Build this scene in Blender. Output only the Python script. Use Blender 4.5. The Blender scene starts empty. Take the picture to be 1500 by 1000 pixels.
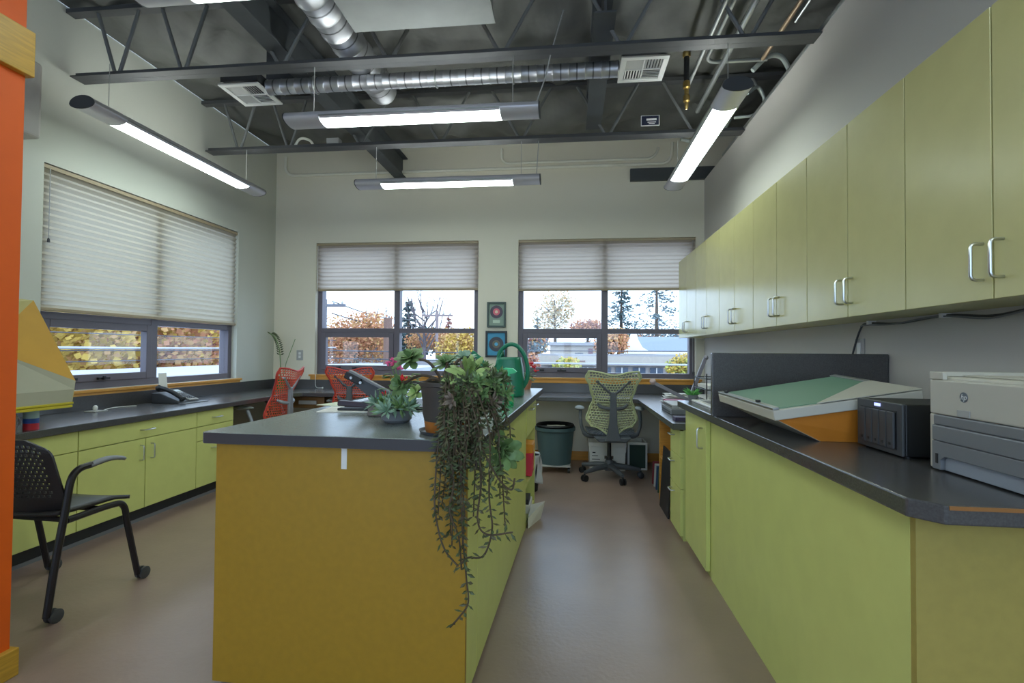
import bpy, bmesh, math, random
from mathutils import Vector, Matrix
R = math.radians
COL = bpy.context.scene.collection
RM = {}
random.seed(11)

# ------------------------------------------------------------ materials
def lin(c):
    return tuple(((x/255)/12.92 if x/255 <= .04045 else ((x/255+.055)/1.055)**2.4) for x in c) + (1,)
MATS = {}
def M(name, rgb, rough=.5, metal=0, var=0, vs=6, bump=0, bs=60, spec=.5, coat=0, trans=0, stretch=None):
    m = bpy.data.materials.new(name); m.use_nodes = True
    nt = m.node_tree; b = nt.nodes['Principled BSDF']
    c = lin(rgb)
    b.inputs['Base Color'].default_value = c
    b.inputs['Roughness'].default_value = rough
    b.inputs['Metallic'].default_value = metal
    b.inputs['Specular IOR Level'].default_value = spec
    b.inputs['Coat Weight'].default_value = coat
    b.inputs['Transmission Weight'].default_value = trans
    tc = nt.nodes.new('ShaderNodeTexCoord'); src = tc.outputs['Object']
    if stretch:
        mp = nt.nodes.new('ShaderNodeMapping'); mp.inputs['Scale'].default_value = stretch
        nt.links.new(src, mp.inputs['Vector']); src = mp.outputs['Vector']
    if var:
        n = nt.nodes.new('ShaderNodeTexNoise'); n.inputs['Scale'].default_value = vs; n.inputs['Detail'].default_value = 5
        nt.links.new(src, n.inputs['Vector'])
        r = nt.nodes.new('ShaderNodeValToRGB')
        r.color_ramp.elements[0].position = .3; r.color_ramp.elements[1].position = .7
        r.color_ramp.elements[0].color = tuple(x*(1-var) for x in c[:3])+(1,)
        r.color_ramp.elements[1].color = tuple(min(1, x*(1+var)) for x in c[:3])+(1,)
        nt.links.new(n.outputs['Fac'], r.inputs['Fac']); nt.links.new(r.outputs['Color'], b.inputs['Base Color'])
    if bump:
        n2 = nt.nodes.new('ShaderNodeTexNoise'); n2.inputs['Scale'].default_value = bs; n2.inputs['Detail'].default_value = 3
        nt.links.new(src, n2.inputs['Vector'])
        bp = nt.nodes.new('ShaderNodeBump'); bp.inputs['Strength'].default_value = bump; bp.inputs['Distance'].default_value = .01
        nt.links.new(n2.outputs['Fac'], bp.inputs['Height']); nt.links.new(bp.outputs['Normal'], b.inputs['Normal'])
    MATS[name] = m
    return m
def emit(name, rgb, s):
    m = bpy.data.materials.new(name); m.use_nodes = True
    b = m.node_tree.nodes['Principled BSDF']
    b.inputs['Base Color'].default_value = (.8, .8, .8, 1)
    b.inputs['Emission Color'].default_value = tuple(rgb)+(1,); b.inputs['Emission Strength'].default_value = s
    return m
def translucent(name, rgb, t=.5):
    m = bpy.data.materials.new(name); m.use_nodes = True; nt = m.node_tree; nt.nodes.clear()
    o = nt.nodes.new('ShaderNodeOutputMaterial'); mx = nt.nodes.new('ShaderNodeMixShader')
    d = nt.nodes.new('ShaderNodeBsdfDiffuse'); tr = nt.nodes.new('ShaderNodeBsdfTranslucent')
    d.inputs['Color'].default_value = lin(rgb); tr.inputs['Color'].default_value = lin(rgb)
    mx.inputs['Fac'].default_value = t
    nt.links.new(d.outputs[0], mx.inputs[1]); nt.links.new(tr.outputs[0], mx.inputs[2]); nt.links.new(mx.outputs[0], o.inputs[0])
    return m
def glassmat(name, tint=(1, 1, 1), refl=.06):
    m = bpy.data.materials.new(name); m.use_nodes = True; nt = m.node_tree; nt.nodes.clear()
    o = nt.nodes.new('ShaderNodeOutputMaterial'); mx = nt.nodes.new('ShaderNodeMixShader')
    t = nt.nodes.new('ShaderNodeBsdfTransparent'); g = nt.nodes.new('ShaderNodeBsdfGlossy')
    t.inputs['Color'].default_value = tuple(tint)+(1,); g.inputs['Roughness'].default_value = .02
    mx.inputs['Fac'].default_value = refl
    nt.links.new(t.outputs[0], mx.inputs[1]); nt.links.new(g.outputs[0], mx.inputs[2]); nt.links.new(mx.outputs[0], o.inputs[0])
    return m

# ------------------------------------------------------------ mesh builder
class MB:
    def __init__(s): s.v = []; s.f = []
    def add(s, vs, fs):
        o = len(s.v); s.v += [tuple(x) for x in vs]; s.f += [tuple(i+o for i in f) for f in fs]; return s
    def box(s, x0, y0, z0, x1, y1, z1):
        x0, x1 = min(x0, x1), max(x0, x1); y0, y1 = min(y0, y1), max(y0, y1); z0, z1 = min(z0, z1), max(z0, z1)
        return s.add([(x0,y0,z0),(x1,y0,z0),(x1,y1,z0),(x0,y1,z0),(x0,y0,z1),(x1,y0,z1),(x1,y1,z1),(x0,y1,z1)],
              [(3,2,1,0),(4,5,6,7),(0,1,5,4),(1,2,6,5),(2,3,7,6),(3,0,4,7)])
    def obox(s, c, size, rot=None):
        m = rot or Matrix.Identity(3); c = Vector(c); h = [x/2 for x in size]
        vs = [c + m @ Vector((a*h[0], b*h[1], d*h[2])) for d in (-1, 1) for a, b in ((-1,-1),(1,-1),(1,1),(-1,1))]
        return s.add(vs, [(3,2,1,0),(4,5,6,7),(0,1,5,4),(1,2,6,5),(2,3,7,6),(3,0,4,7)])
    def tube(s, pts, r, n=8, closed=False):
        pts = [Vector(p) for p in pts]; k = len(pts)
        rs = r if isinstance(r, (list, tuple)) else [r]*k
        if len(rs) != k: rs = [rs[min(len(rs)-1, round(i*(len(rs)-1)/(k-1)))] for i in range(k)]
        o = len(s.v); up = None
        for i, p in enumerate(pts):
            if closed: t = pts[(i+1) % k]-pts[i-1]
            else: t = pts[min(i+1, k-1)]-pts[max(i-1, 0)]
            t.normalize()
            if up is None: up = Vector((0, 0, 1)) if abs(t.z) < .9 else Vector((1, 0, 0))
            a = t.cross(up)
            if a.length < 1e-5: a = t.cross(Vector((0, 1, .01)))
            a.normalize(); b = a.cross(t); b.normalize(); up = b
            for j in range(n):
                w = 2*math.pi*j/n
                s.v.append(tuple(p + a*math.cos(w)*rs[i] + b*math.sin(w)*rs[i]))
        m = k if closed else k-1
        for i in range(m):
            for j in range(n):
                A = o+i*n; B = o+((i+1) % k)*n
                s.f.append((A+j, B+j, B+(j+1) % n, A+(j+1) % n))
        if not closed:
            s.f.append(tuple(o+j for j in range(n))); s.f.append(tuple(o+(k-1)*n+j for j in reversed(range(n))))
        return s
    def lathe(s, prof, c=(0, 0, 0), n=24, cap=True):
        o = len(s.v); c = Vector(c)
        for r, z in prof:
            for j in range(n):
                w = 2*math.pi*j/n; s.v.append((c.x+r*math.cos(w), c.y+r*math.sin(w), c.z+z))
        for i in range(len(prof)-1):
            for j in range(n):
                A = o+i*n; B = A+n
                s.f.append((A+j, A+(j+1) % n, B+(j+1) % n, B+j))
        if cap:
            s.f.append(tuple(o+j for j in reversed(range(n)))); L = o+(len(prof)-1)*n
            s.f.append(tuple(L+j for j in range(n)))
        return s
    def prism(s, poly, ax, a0, a1):
        def P(p, a):
            return {'x': (a, p[0], p[1]), 'y': (p[0], a, p[1]), 'z': (p[0], p[1], a)}[ax]
        n = len(poly)
        return s.add([P(p, a0) for p in poly]+[P(p, a1) for p in poly],
              [tuple(range(n)), tuple(n+i for i in reversed(range(n)))]+[(i, n+i, n+(i+1) % n, (i+1) % n) for i in range(n)])
    def sph(s, c, r, n=12, m=8):
        r = r if isinstance(r, (list, tuple)) else (r, r, r)
        o = len(s.v)
        for i in range(1, m):
            th = math.pi*i/m
            for j in range(n):
                w = 2*math.pi*j/n
                s.v.append((c[0]+r[0]*math.sin(th)*math.cos(w), c[1]+r[1]*math.sin(th)*math.sin(w), c[2]+r[2]*math.cos(th)))
        t = len(s.v); s.v.append((c[0], c[1], c[2]+r[2])); s.v.append((c[0], c[1], c[2]-r[2]))
        for j in range(n):
            s.f.append((t, o+j, o+(j+1) % n)); L = o+(m-2)*n
            s.f.append((t+1, L+(j+1) % n, L+j))
            for i in range(m-2):
                A = o+i*n; s.f.append((A+j, A+n+j, A+n+(j+1) % n, A+(j+1) % n))
        return s
    def grid(s, fn, nu, nv):
        o = len(s.v)
        for j in range(nv+1):
            for i in range(nu+1): s.v.append(tuple(fn(i/nu, j/nv)))
        for j in range(nv):
            for i in range(nu):
                A = o+j*(nu+1)+i; s.f.append((A, A+1, A+nu+2, A+nu+1))
        return s
    def perf(s, fn, nu, nv, hole, mask=None):
        # sheet of cells, each with a hole; alternate rows shifted by half a cell
        for j in range(nv):
            sh = .5 if j % 2 else 0
            for i in range(-1, nu+1):
                u0, u1 = max(0, (i+sh)/nu), min(1, (i+1+sh)/nu)
                if u1-u0 < .15/nu: continue
                v0, v1 = j/nv, (j+1)/nv
                uc, vc = (u0+u1)/2, (v0+v1)/2
                co = [(u0, v0), (u1, v0), (u1, v1), (u0, v1)]
                full = (u1-u0) > .9/nu and (mask is None or mask(uc, vc))
                if not full:
                    s.add([fn(*p) for p in co], [(0, 1, 2, 3)]); continue
                inn = [(uc+(a-uc)*hole, vc+(b-vc)*hole) for a, b in co]
                s.add([fn(*p) for p in co+inn], [(0,1,5,4),(1,2,6,5),(2,3,7,6),(3,0,4,7)])
        return s
    def leaf(s, p, d, L, w, t=.25, nrm=None):
        d = Vector(d).normalized(); p = Vector(p)
        a = d.cross(nrm or Vector((random.uniform(-1, 1), random.uniform(-1, 1), random.uniform(-1, 1))))
        if a.length < 1e-4: a = d.cross(Vector((0, 1, .3)))
        a.normalize(); b = a.cross(d)
        q = p+d*L*.55
        vs = [p, q+a*w, q+b*w*t, q-a*w, q-b*w*t, p+d*L]
        return s.add(vs, [(0,1,2),(0,2,3),(0,3,4),(0,4,1),(5,2,1),(5,3,2),(5,4,3),(5,1,4)])
    def leaf3(s, p, d, L, w, curl=.25, nrm=Vector((0, 0, 1))):
        # broader fleshy leaf in two segments
        d = Vector(d).normalized(); p = Vector(p)
        a = d.cross(nrm)
        if a.length < 1e-4: a = Vector((1, 0, 0))
        a.normalize(); b = a.cross(d)
        if b.z < 0: b = -b
        o = []
        for t, ww in ((0, .18), (.35, .6), (.7, 1), (.9, .65), (1, .06)):
            c = p+d*L*t-b*(curl*L*t*t)
            o += [c+a*w*ww, c+b*w*ww*.22, c-a*w*ww, c-b*w*ww*.22]
        fs = []
        for i in range(4):
            for j in range(4):
                A = i*4; fs.append((A+j, A+(j+1) % 4, A+4+(j+1) % 4, A+4+j))
        fs += [(3, 2, 1, 0), (16, 17, 18, 19)]
        return s.add(o, fs)
    def build(s, name, mat, parent=None, local=False, smooth=False, bevel=0, solid=0, ang=35, seg=2, wn=False):
        me = bpy.data.meshes.new(name)
        vs = s.v
        root = RM.get(parent.name) if parent is not None else None
        if root is not None and not local:
            inv = root.inverted(); vs = [tuple(inv @ Vector(v)) for v in vs]
        me.from_pydata(vs, [], s.f); me.update()
        bm = bmesh.new(); bm.from_mesh(me); bmesh.ops.recalc_face_normals(bm, faces=bm.faces); bm.to_mesh(me); bm.free()
        if smooth:
            for p in me.polygons: p.use_smooth = True
            me.set_sharp_from_angle(angle=R(ang))
        me.materials.append(mat)
        o = bpy.data.objects.new(name, me); COL.objects.link(o)
        if parent is not None:
            o.parent = parent; RM[o.name] = root if root is not None else Matrix.Identity(4)
        else: RM[o.name] = Matrix.Identity(4)
        if solid:
            md = o.modifiers.new('thick', 'SOLIDIFY'); md.thickness = solid; md.offset = 0
        if bevel:
            md = o.modifiers.new('bevel', 'BEVEL'); md.width = bevel; md.segments = seg; md.limit_method = 'ANGLE'; md.angle_limit = R(40)
        return o

def tag(o, label, cat, group=None):
    o['label'] = label; o['category'] = cat
    if group: o['group'] = group
    return o
def thing(name, label, cat, loc=(0, 0, 0), rz=0, group=None):
    o = bpy.data.objects.new(name, None); COL.objects.link(o); o.empty_display_size = .1
    o.location = loc; o.rotation_euler = (0, 0, rz)
    RM[o.name] = Matrix.Translation(Vector(loc)) @ Matrix.Rotation(rz, 4, 'Z')
    return tag(o, label, cat, group)
def struct(o):
    o['kind'] = 'structure'; return o
def solo(mb, name, mat, label, cat, origin, group=None, **k):
    """a thing that is one mesh; its origin at its base"""
    s = MB(); s.f = mb.f; ox, oy, oz = origin
    s.v = [(x-ox, y-oy, z-oz) for x, y, z in mb.v]
    o = s.build(name, mat, None, **k); o.location = origin
    return tag(o, label, cat, group)
def arc(c, r, a0, a1, n, plane='xz'):
    out = []
    for i in range(n+1):
        w = R(a0+(a1-a0)*i/n); p, q = r*math.cos(w), r*math.sin(w)
        out.append({'xz': (c[0]+p, c[1], c[2]+q), 'yz': (c[0], c[1]+p, c[2]+q), 'xy': (c[0]+p, c[1]+q, c[2])}[plane])
    return out
def smoothpts(pts, n=6):
    """Catmull-Rom through points"""
    P = [Vector(p) for p in pts]; P = [2*P[0]-P[1]]+P+[2*P[-1]-P[-2]]; out = []
    for i in range(1, len(P)-2):
        for k in range(n):
            t = k/n
            out.append(.5*((2*P[i])+(P[i+1]-P[i-1])*t+(2*P[i-1]-5*P[i]+4*P[i+1]-P[i+2])*t*t+(3*P[i]-P[i-1]-3*P[i+1]+P[i+2])*t**3))
    out.append(P[-2]); return out
def text_mesh(name, txt, size, mat, parent, mtx, ext=.0006, shear=0):
    cu = bpy.data.curves.new('txt', 'FONT'); cu.body = txt; cu.size = size; cu.extrude = ext; cu.align_x = 'CENTER'; cu.align_y = 'CENTER'; cu.shear = shear
    t = bpy.data.objects.new('txt', cu); COL.objects.link(t)
    bpy.context.view_layer.update()
    me = bpy.data.meshes.new_from_object(t.evaluated_get(bpy.context.evaluated_depsgraph_get()))
    bpy.data.objects.remove(t)
    s = MB(); s.v = [tuple(mtx @ v.co) for v in me.vertices]; s.f = [tuple(p.vertices) for p in me.polygons]
    return s.build(name, mat, parent)
def pull(b, L=.1, off=.032, r=.0045, axis='z', n='x'):
    """wire pull handle centred at b, standing off along n (sign in off)"""
    b = Vector(b); ex = {'x': Vector((1,0,0)), 'y': Vector((0,1,0)), 'z': Vector((0,0,1))}
    A = ex[axis]; N = ex[n]*off; q = .012
    s = 1 if off > 0 else -1
    k = ex[n]*s*q
    pts = [b-A*L/2, b-A*L/2+N-k, b-A*(L/2-q*.3)+N-k*.3, b-A*(L/2-q)+N, b+A*(L/2-q)+N, b+A*(L/2-q*.3)+N-k*.3, b+A*L/2+N-k, b+A*L/2]
    return MB().tube(pts, r, 8)

# ------------------------------------------------------------ palette
wallL = M('wall_paint_sage', (204, 206, 196), .75, bump=.05, bs=180)
wallB = M('wall_paint_cream', (230, 224, 206), .75, bump=.05, bs=180)
wallR = M('wall_paint_white', (200, 196, 190), .75, bump=.05, bs=180)
orange = M('orange_paint', (232, 96, 6), .6, var=.04)
floorm = M('vinyl_floor', (152, 128, 114), .33, var=.09, vs=3, bump=.09, bs=45, spec=1.0)
blackfab = M('black_membrane', (92, 93, 90), .6, var=.25, vs=2, bump=.6, bs=7)
steelblk = M('dark_joist_paint', (74, 75, 77), .55, var=.1)
beammat = M('beam_paint', (72, 76, 79), .6, var=.12)
rodm = M('web_rod_paint', (116, 118, 118), .5)
green = M('green_laminate', (212, 216, 130), .45, var=.03, vs=9)
greenU = M('green_laminate_wall_units', (208, 202, 140), .26, var=.03, vs=9, spec=.6)
yellowP = M('ochre_laminate', (166, 128, 30), .5, var=.05, vs=40)
yellowR = M('straw_laminate', (170, 154, 80), .5, var=.04, vs=40)
darkgap = M('dark_gap', (60, 62, 40), .8)
ctop = M('charcoal_laminate', (74, 73, 74), .25, var=.22, vs=220, spec=.8)
ctopI = M('grey_laminate', (120, 127, 124), .27, var=.2, vs=220, spec=.8)
toek = M('black_vinyl_base', (40, 42, 44), .5)
chrome = M('brushed_steel', (205, 206, 205), .28, 1)
wood = M('golden_maple', (214, 154, 66), .45, var=.15, vs=5, stretch=(2, 2, 30))
woodD = M('golden_maple_dark', (196, 150, 50), .45, var=.15, vs=5, stretch=(2, 2, 30))
edgem = M('dark_edge_band', (64, 60, 62), .4)
woodX = M('golden_maple_x', (214, 150, 60), .45, var=.15, vs=4, stretch=(1, 12, 30))
framem = M('window_frame_paint', (104, 98, 108), .45)
glass = glassmat('window_glass', (.97, .99, .99), .03)
shade = translucent('shade_fabric', (210, 198, 184), .5)
shadeL = translucent('shade_fabric_lined', (204, 196, 178), .42)
railm = M('shade_rail', (166, 150, 122), .5)
white = M('white_plastic', (228, 228, 226), .45)
offwhite = M('putty_plastic', (196, 192, 180), .45)
black = M('black_plastic', (30, 31, 33), .45)
dgrey = M('dark_grey_plastic', (66, 68, 72), .45)
mgrey = M('mid_grey_plastic', (122, 124, 128), .45)
lgrey = M('light_grey_plastic', (172, 172, 170), .45)
galv = M('galvanised_steel', (190, 192, 198), .45, .9, var=.15, vs=7, bump=.1, bs=8)
def banded(m, axis, period):
    nt = m.node_tree; b = nt.nodes['Principled BSDF']; src = b.inputs['Base Color'].links[0].from_socket
    w = nt.nodes.new('ShaderNodeTexWave'); w.bands_direction = axis; w.inputs['Scale'].default_value = .31416/period; w.wave_profile = 'SIN'
    tc = nt.nodes.new('ShaderNodeTexCoord'); nt.links.new(tc.outputs['Object'], w.inputs['Vector'])
    r = nt.nodes.new('ShaderNodeValToRGB'); r.color_ramp.elements[0].position = .0; r.color_ramp.elements[0].color = (.25, .25, .25, 1)
    r.color_ramp.elements[1].position = .03; r.color_ramp.elements[1].color = (1, 1, 1, 1)
    nt.links.new(w.outputs['Fac'], r.inputs['Fac'])
    mx = nt.nodes.new('ShaderNodeMixRGB'); mx.blend_type = 'MULTIPLY'; mx.inputs['Fac'].default_value = 1
    nt.links.new(src, mx.inputs[1]); nt.links.new(r.outputs['Color'], mx.inputs[2]); nt.links.new(mx.outputs['Color'], b.inputs['Base Color'])
    return m
ductY = banded(M('duct_steel_seamed', (190, 192, 198), .42, .9, var=.12, vs=7, bump=.06, bs=8), 'Y', .16)
ductX = banded(M('branch_steel_seamed', (190, 192, 198), .42, .9, var=.12, vs=7, bump=.06, bs=8), 'X', .11)
alu = M('aluminium', (176, 180, 180), .35, .85)
fixm = M('fixture_housing', (206, 204, 210), .35, .3)
lens = emit('fluorescent_lens', (.86, 1, .94), 6)
uplens = emit('fluorescent_uplight', (.94, 1, .95), 11)
red = M('red_flower', (226, 40, 52), .6)
pink = M('pink_flower', (232, 92, 150), .6)
leafg = M('leaf_green', (108, 138, 84), .5, var=.3, vs=30)
leafd = M('leaf_dark_green', (78, 90, 58), .55, var=.4, vs=25)
leafb = M('leaf_blue_green', (136, 166, 142), .55, var=.25, vs=30)
leafl = M('leaf_light_green', (156, 180, 108), .5, var=.25, vs=30)
stemm = M('plant_stem', (84, 70, 54), .7, var=.3)
soil = M('potting_soil', (46, 38, 30), .9)
paper = M('white_paper', (232, 230, 224), .8)
card = M('brown_card', (150, 116, 78), .8)
# ------------------------------------------------------------ room shell
XL, XR, YB, YR, ZC = -3.525, 1.46, 5.753, -2.6, 3.60
XE_ = 2.7
struct(MB().box(XL-.25, YR-.2, -.1, XE_+.2, YB+.25, 0).build('floor', floorm))
def holed(ax, p0, p1, u0, u1, z0, z1, holes):
    """wall slab between p0 and p1 along ax, spanning u and z, with rectangular holes (ua,ub,za,zb)"""
    m = MB()
    us = sorted({u0, u1} | {h[0] for h in holes} | {h[1] for h in holes})
    zs = sorted({z0, z1} | {h[2] for h in holes} | {h[3] for h in holes})
    for a, b in zip(us, us[1:]):
        for c, d in zip(zs, zs[1:]):
            if any(h[0] <= a and b <= h[1] and h[2] <= c and d <= h[3] for h in holes): continue
            if ax == 'x': m.box(p0, a, c, p1, b, d)
            else: m.box(a, p0, c, b, p1, d)
    return m
WZ0, WZ1 = .915, 2.475
W1 = (-3.005, -1.045); W3 = (-.585, 1.372); WL = (3.035, 5.07)
struct(holed('x', XL-.2, XL, YR-.2, YB+.2, 0, ZC+.1, [(WL[0], WL[1], WZ0-.02, 2.455)]).build('wall_left', wallL))
struct(holed('y', YB, YB+.2, XL, XE_, 0, ZC+.1, [(W1[0], W1[1], WZ0, WZ1), (W3[0], W3[1], WZ0, WZ1)]).build('wall_back', wallB))
struct(MB().box(XR, YR, 0, XR+.14, YB, 3.1).build('wall_right', wallR))
struct(MB().box(XE_, YR-.2, 0, XE_+.15, YB+.2, ZC+.1).build('wall_corridor', blackfab))
FILLW = [(-3.3, -1.75), (-1.65, -.1), (0, 1.4)]  # openings added in the unseen rear wall, a source of frontal fill
struct(holed('y', YR-.2, YR, XL, XE_, 0, ZC+.1, [(a, b, .45, 3.2) for a, b in FILLW]).build('wall_rear', wallR))
# the black insulation membrane sags between the joists and is creased
def memb(u, v):
    x = XL+.002+(XE_-.004-XL)*u; y = YR+.002+(YB-.004-YR)*v
    ph = ((y-3.18) / 1.32) % 1.0
    sag = .07*math.sin(math.pi*ph)**2
    f = .03*math.sin(5.1*x+2.2*math.sin(2.3*y))+.045*(1-abs(math.sin(2.1*x+3.3*y)))**4+.035*(1-abs(math.sin(3.4*x-2.2*y+1)))**4+.016*math.sin(9.7*y+3*math.sin(1.7*x))+.016*math.sin(13*x-7*y)+.012*math.sin(23*x+9*y+2*math.sin(5*y))
    e = min(1, (x-XL)/.15, (XE_-x)/.15, (YB-y)/.15, (y-YR)/.15)
    return (x, y, ZC+.02-(sag-f)*max(0, e)-.02)
struct(MB().grid(memb, 130, 150).build('ceiling', blackfab, smooth=True))
# orange wall stub at the left edge, with its maple band and base
struct(MB().box(-2.2, 1.1, 0, -2.03, 1.67, ZC-.08).build('wall_orange', orange))
struct(MB().box(-2.215, 1.085, 2.215, -2.006, 1.685, 2.385).build('trim_1', woodD, bevel=.003))
struct(MB().box(-2.215, 1.085, 0, -2.006, 1.685, .1).build('baseboard_orange', woodD, bevel=.003))
struct(MB().box(XL+.001, YB-.016, 0, XR, YB-.001, .1).build('baseboard_back', woodX, bevel=.003))

# ------------------------------------------------------------ windows
def window(n, to, W, H, sashes, label, lower=.52):
    """to(u,w,z): u across, w inward depth (0 = inner wall face, positive outward)"""
    root = bpy.data.objects.new('window_%d' % n, None); COL.objects.link(root)
    root.location = to(W/2, .1, 0); RM[root.name] = Matrix.Translation(Vector(root.location)); struct(root); root['label'] = label
    def bx(m, u0, u1, w0, w1, z0, z1):
        a, b = to(u0, w0, z0), to(u1, w1, z1); m.box(a[0], a[1], a[2], b[0], b[1], b[2])
    t = .055
    fr = MB()
    bx(fr, 0, t, .06, .16, 0, H); bx(fr, W-t, W, .06, .16, 0, H); bx(fr, t, W-t, .06, .16, 0, t); bx(fr, t, W-t, .06, .16, H-t, H)
    fr.build('window_frame', framem, root, bevel=.003)
    mu = MB(); bx(mu, W/2-.035, W/2+.035, .062, .158, t, H-t); mu.build('mullion', framem, root, bevel=.003)
    tr = MB(); z = lower
    bx(tr, t, W/2-.035, .064, .156, z-.022, z+.03); bx(tr, W/2+.035, W-t, .064, .156, z-.022, z+.03); tr.build('transom', framem, root, bevel=.003)
    cells = [(t, W/2-.035, t, z-.022), (W/2+.035, W-t, t, z-.022), (t, W/2-.035, z+.03, H-t), (W/2+.035, W-t, z+.03, H-t)]
    for k, (a, b, c, d) in enumerate(cells):
        if k in sashes:
            s = MB(); q = .055
            bx(s, a, a+q, .05, .11, c, d); bx(s, b-q, b, .05, .11, c, d); bx(s, a+q, b-q, .05, .11, c, c+q); bx(s, a+q, b-q, .05, .11, d-q, d)
            so = s.build('awning_sash', framem, root, bevel=.004)
            hd = MB(); u = (a+b)/2-.05
            bx(hd, u, u+.1, .03, .05, c+.012, c+.03); bx(hd, u+.03, u+.05, .015, .03, c+.012, c+.04); hd.build('crank_handle', black, so, bevel=.003)
            for uu in (a+.22*(b-a),):
                lt = MB(); bx(lt, uu, uu+.05, .035, .05, c+.015, c+.035); lt.build('latch', black, so, bevel=.003)
            a, b, c, d = a+q, b-q, c+q, d-q
        p = MB(); bx(p, a, b, .1, .104, c, d); p.build('pane', glass, root)
    return root
window(1, lambda u, w, z: (W1[0]+u, YB+w, WZ0+z), W1[1]-W1[0], WZ1-WZ0, (0,), 'back window left of the framed records')
window(2, lambda u, w, z: (W3[0]+u, YB+w, WZ0+z), W3[1]-W3[0], WZ1-WZ0, (0,), 'back window right of the framed records')
window(3, lambda u, w, z: (XL-w, WL[0]+u, WZ0-.02+z), WL[1]-WL[0], 2.455-WZ0+.02, (0,), 'window in the left wall', lower=.53)
# unseen windows added behind the camera to let in fill daylight
for n, (a, b) in enumerate(FILLW):
    m = MB().box(a, YR-.12, .45, a+.05, YR-.06, 3.2).box(b-.05, YR-.12, .45, b, YR-.06, 3.2).box(a+.05, YR-.12, .45, b-.05, YR-.06, .5).box(a+.05, YR-.12, 3.15, b-.05, YR-.06, 3.2).box(a+.05, YR-.12, 1.5, b-.05, YR-.06, 1.56)
    wr_ = struct(m.build('window_%d' % (n+4), framem)); wr_['label'] = 'tall window added behind the camera for fill light'
    p_ = MB().box(a+.05, YR-.1, .5, b-.05, YR-.096, 1.5).box(a+.05, YR-.1, 1.56, b-.05, YR-.096, 3.15).build('pane', glass, wr_)
# maple sills
for n, (x0, x1) in enumerate((W1, W3)):
    m = MB().box(x0-.06, YB-.03, WZ0-.022, x1+.06, YB+.06, WZ0-.001).box(x0-.045, YB-.018, WZ0-.062, x1+.045, YB-.001, WZ0-.022)
    struct(m.build('trim_%d' % (n+2), woodX, bevel=.003))
m = MB().box(XL-.06, WL[0]-.06, WZ0-.042, XL+.03, WL[1]+.06, WZ0-.021).box(XL+.001, WL[0]-.045, WZ0-.082, XL+.018, WL[1]+.045, WZ0-.042)
struct(m.build('trim_4', wood, bevel=.003))

# ------------------------------------------------------------ cellular shades
def cell_shade(label, to, W, ztop, zbot, mat, cord_u, cord_z, org, tail=None):
    t = thing('cellular_shade', label, 'window shade', org, 0, 'cellular shades')
    N = int((ztop-zbot-.05)/.044); Wd = W-.012
    s = MB()
    def fn(u, v):
        k = v*2*N
        return to(.006+Wd*u, .028 + (.011 if int(round(k)) % 2 else -.011), zbot+.022+(ztop-.03-zbot-.022)*v)
    s.grid(fn, 1, 2*N); s.build('pleated_fabric', mat, t)
    for nm, a, b, d0, d1 in (('headrail', ztop-.03, ztop-.002, .008, .05), ('bottom_rail', zbot, zbot+.022, .014, .046)):
        p, q = to(.004, d0, a), to(W-.004, d1, b)
        MB().box(*p, *q).build(nm, railm, t, bevel=.003)
    c = MB(); c.tube(smoothpts([to(cord_u, .004, ztop-.03), to(cord_u, .004, cord_z+.3)]+(tail or [to(cord_u, .004, cord_z)])), .0028, 6); co = c.build('pull_cord', white if tail else lgrey, t)
    if tail:
        MB().sph(tail[-1], .011, 10, 6).build('cord_weight', white, co, smooth=True); return t
    MB().lathe([(.003, .03), (.008, .02), (.009, 0)], to(cord_u, .004, cord_z-.03), 10).build('cord_weight', dgrey if cord_u > .5 or True else white, co)
    return t
cell_shade('beige cellular shade half lowered over back window left of the framed records', lambda u, w, z: (W1[0]+u, YB+w, z), W1[1]-W1[0], WZ1, 1.905, shade, .02, .98, (W1[0]+.98, YB+.03, 1.905), [(W1[0]+.03, YB-.02, 1.0), (W1[0]+.035, YB-.038, .90), (W1[0]+.04, YB-.05, .80), (W1[0]+.08, YB-.09, .764), (W1[0]+.16, YB-.11, .7625)])
cell_shade('beige cellular shade half lowered over back window beside the wall cabinets', lambda u, w, z: (W3[0]+u, YB+w, z), W3[1]-W3[0], WZ1, 1.893, shade, 1.925, 1.0, (W3[0]+.98, YB+.03, 1.893))
cell_shade('large beige cellular shade lowered far down over left wall window', lambda u, w, z: (XL-w, WL[0]+u, z), WL[1]-WL[0], 2.452, 1.455, shadeL, .045, 1.95, (XL-.03, WL[0]+1, 1.455))

# ------------------------------------------------------------ left base cabinets
XF, XT = -2.91, -2.975
def handle_h(y, z, parent): pull((XF, y, z), .1, .03, .0045, 'y', 'x').build('handle', chrome, parent, smooth=True)
def handle_v(y, z, parent): pull((XF, y, z), .1, .03, .0045, 'z', 'x').build('handle', chrome, parent, smooth=True)
def left_unit(name, label, y0, y1, fronts):
    t = thing(name, label, 'base cabinet', (XF-.3, (y0+y1)/2, 0), 0, 'base cabinets along the left wall')
    MB().box(XL+.03, y0+.001, .1, XF-.02, y1-.001, .708).build('carcass', green, t)
    MB().box(XL+.06, y0+.001, 0, XT, y1-.001, .1).build('toe_kick', toek, t)
    for kind, a, b, c, d, hy, hz in fronts:
        f = MB().box(XF-.019, a+.003, c+.003, XF, b-.003, d-.003).build('drawer_front' if kind == 'd' else 'door', green, t, bevel=.0015)
        if kind == 'd': handle_h(hy, hz, f)
        elif kind == 'v': handle_v(hy, hz, f)
    return t
y = [1.79, 2.745, 3.72, 4.16]
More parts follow.
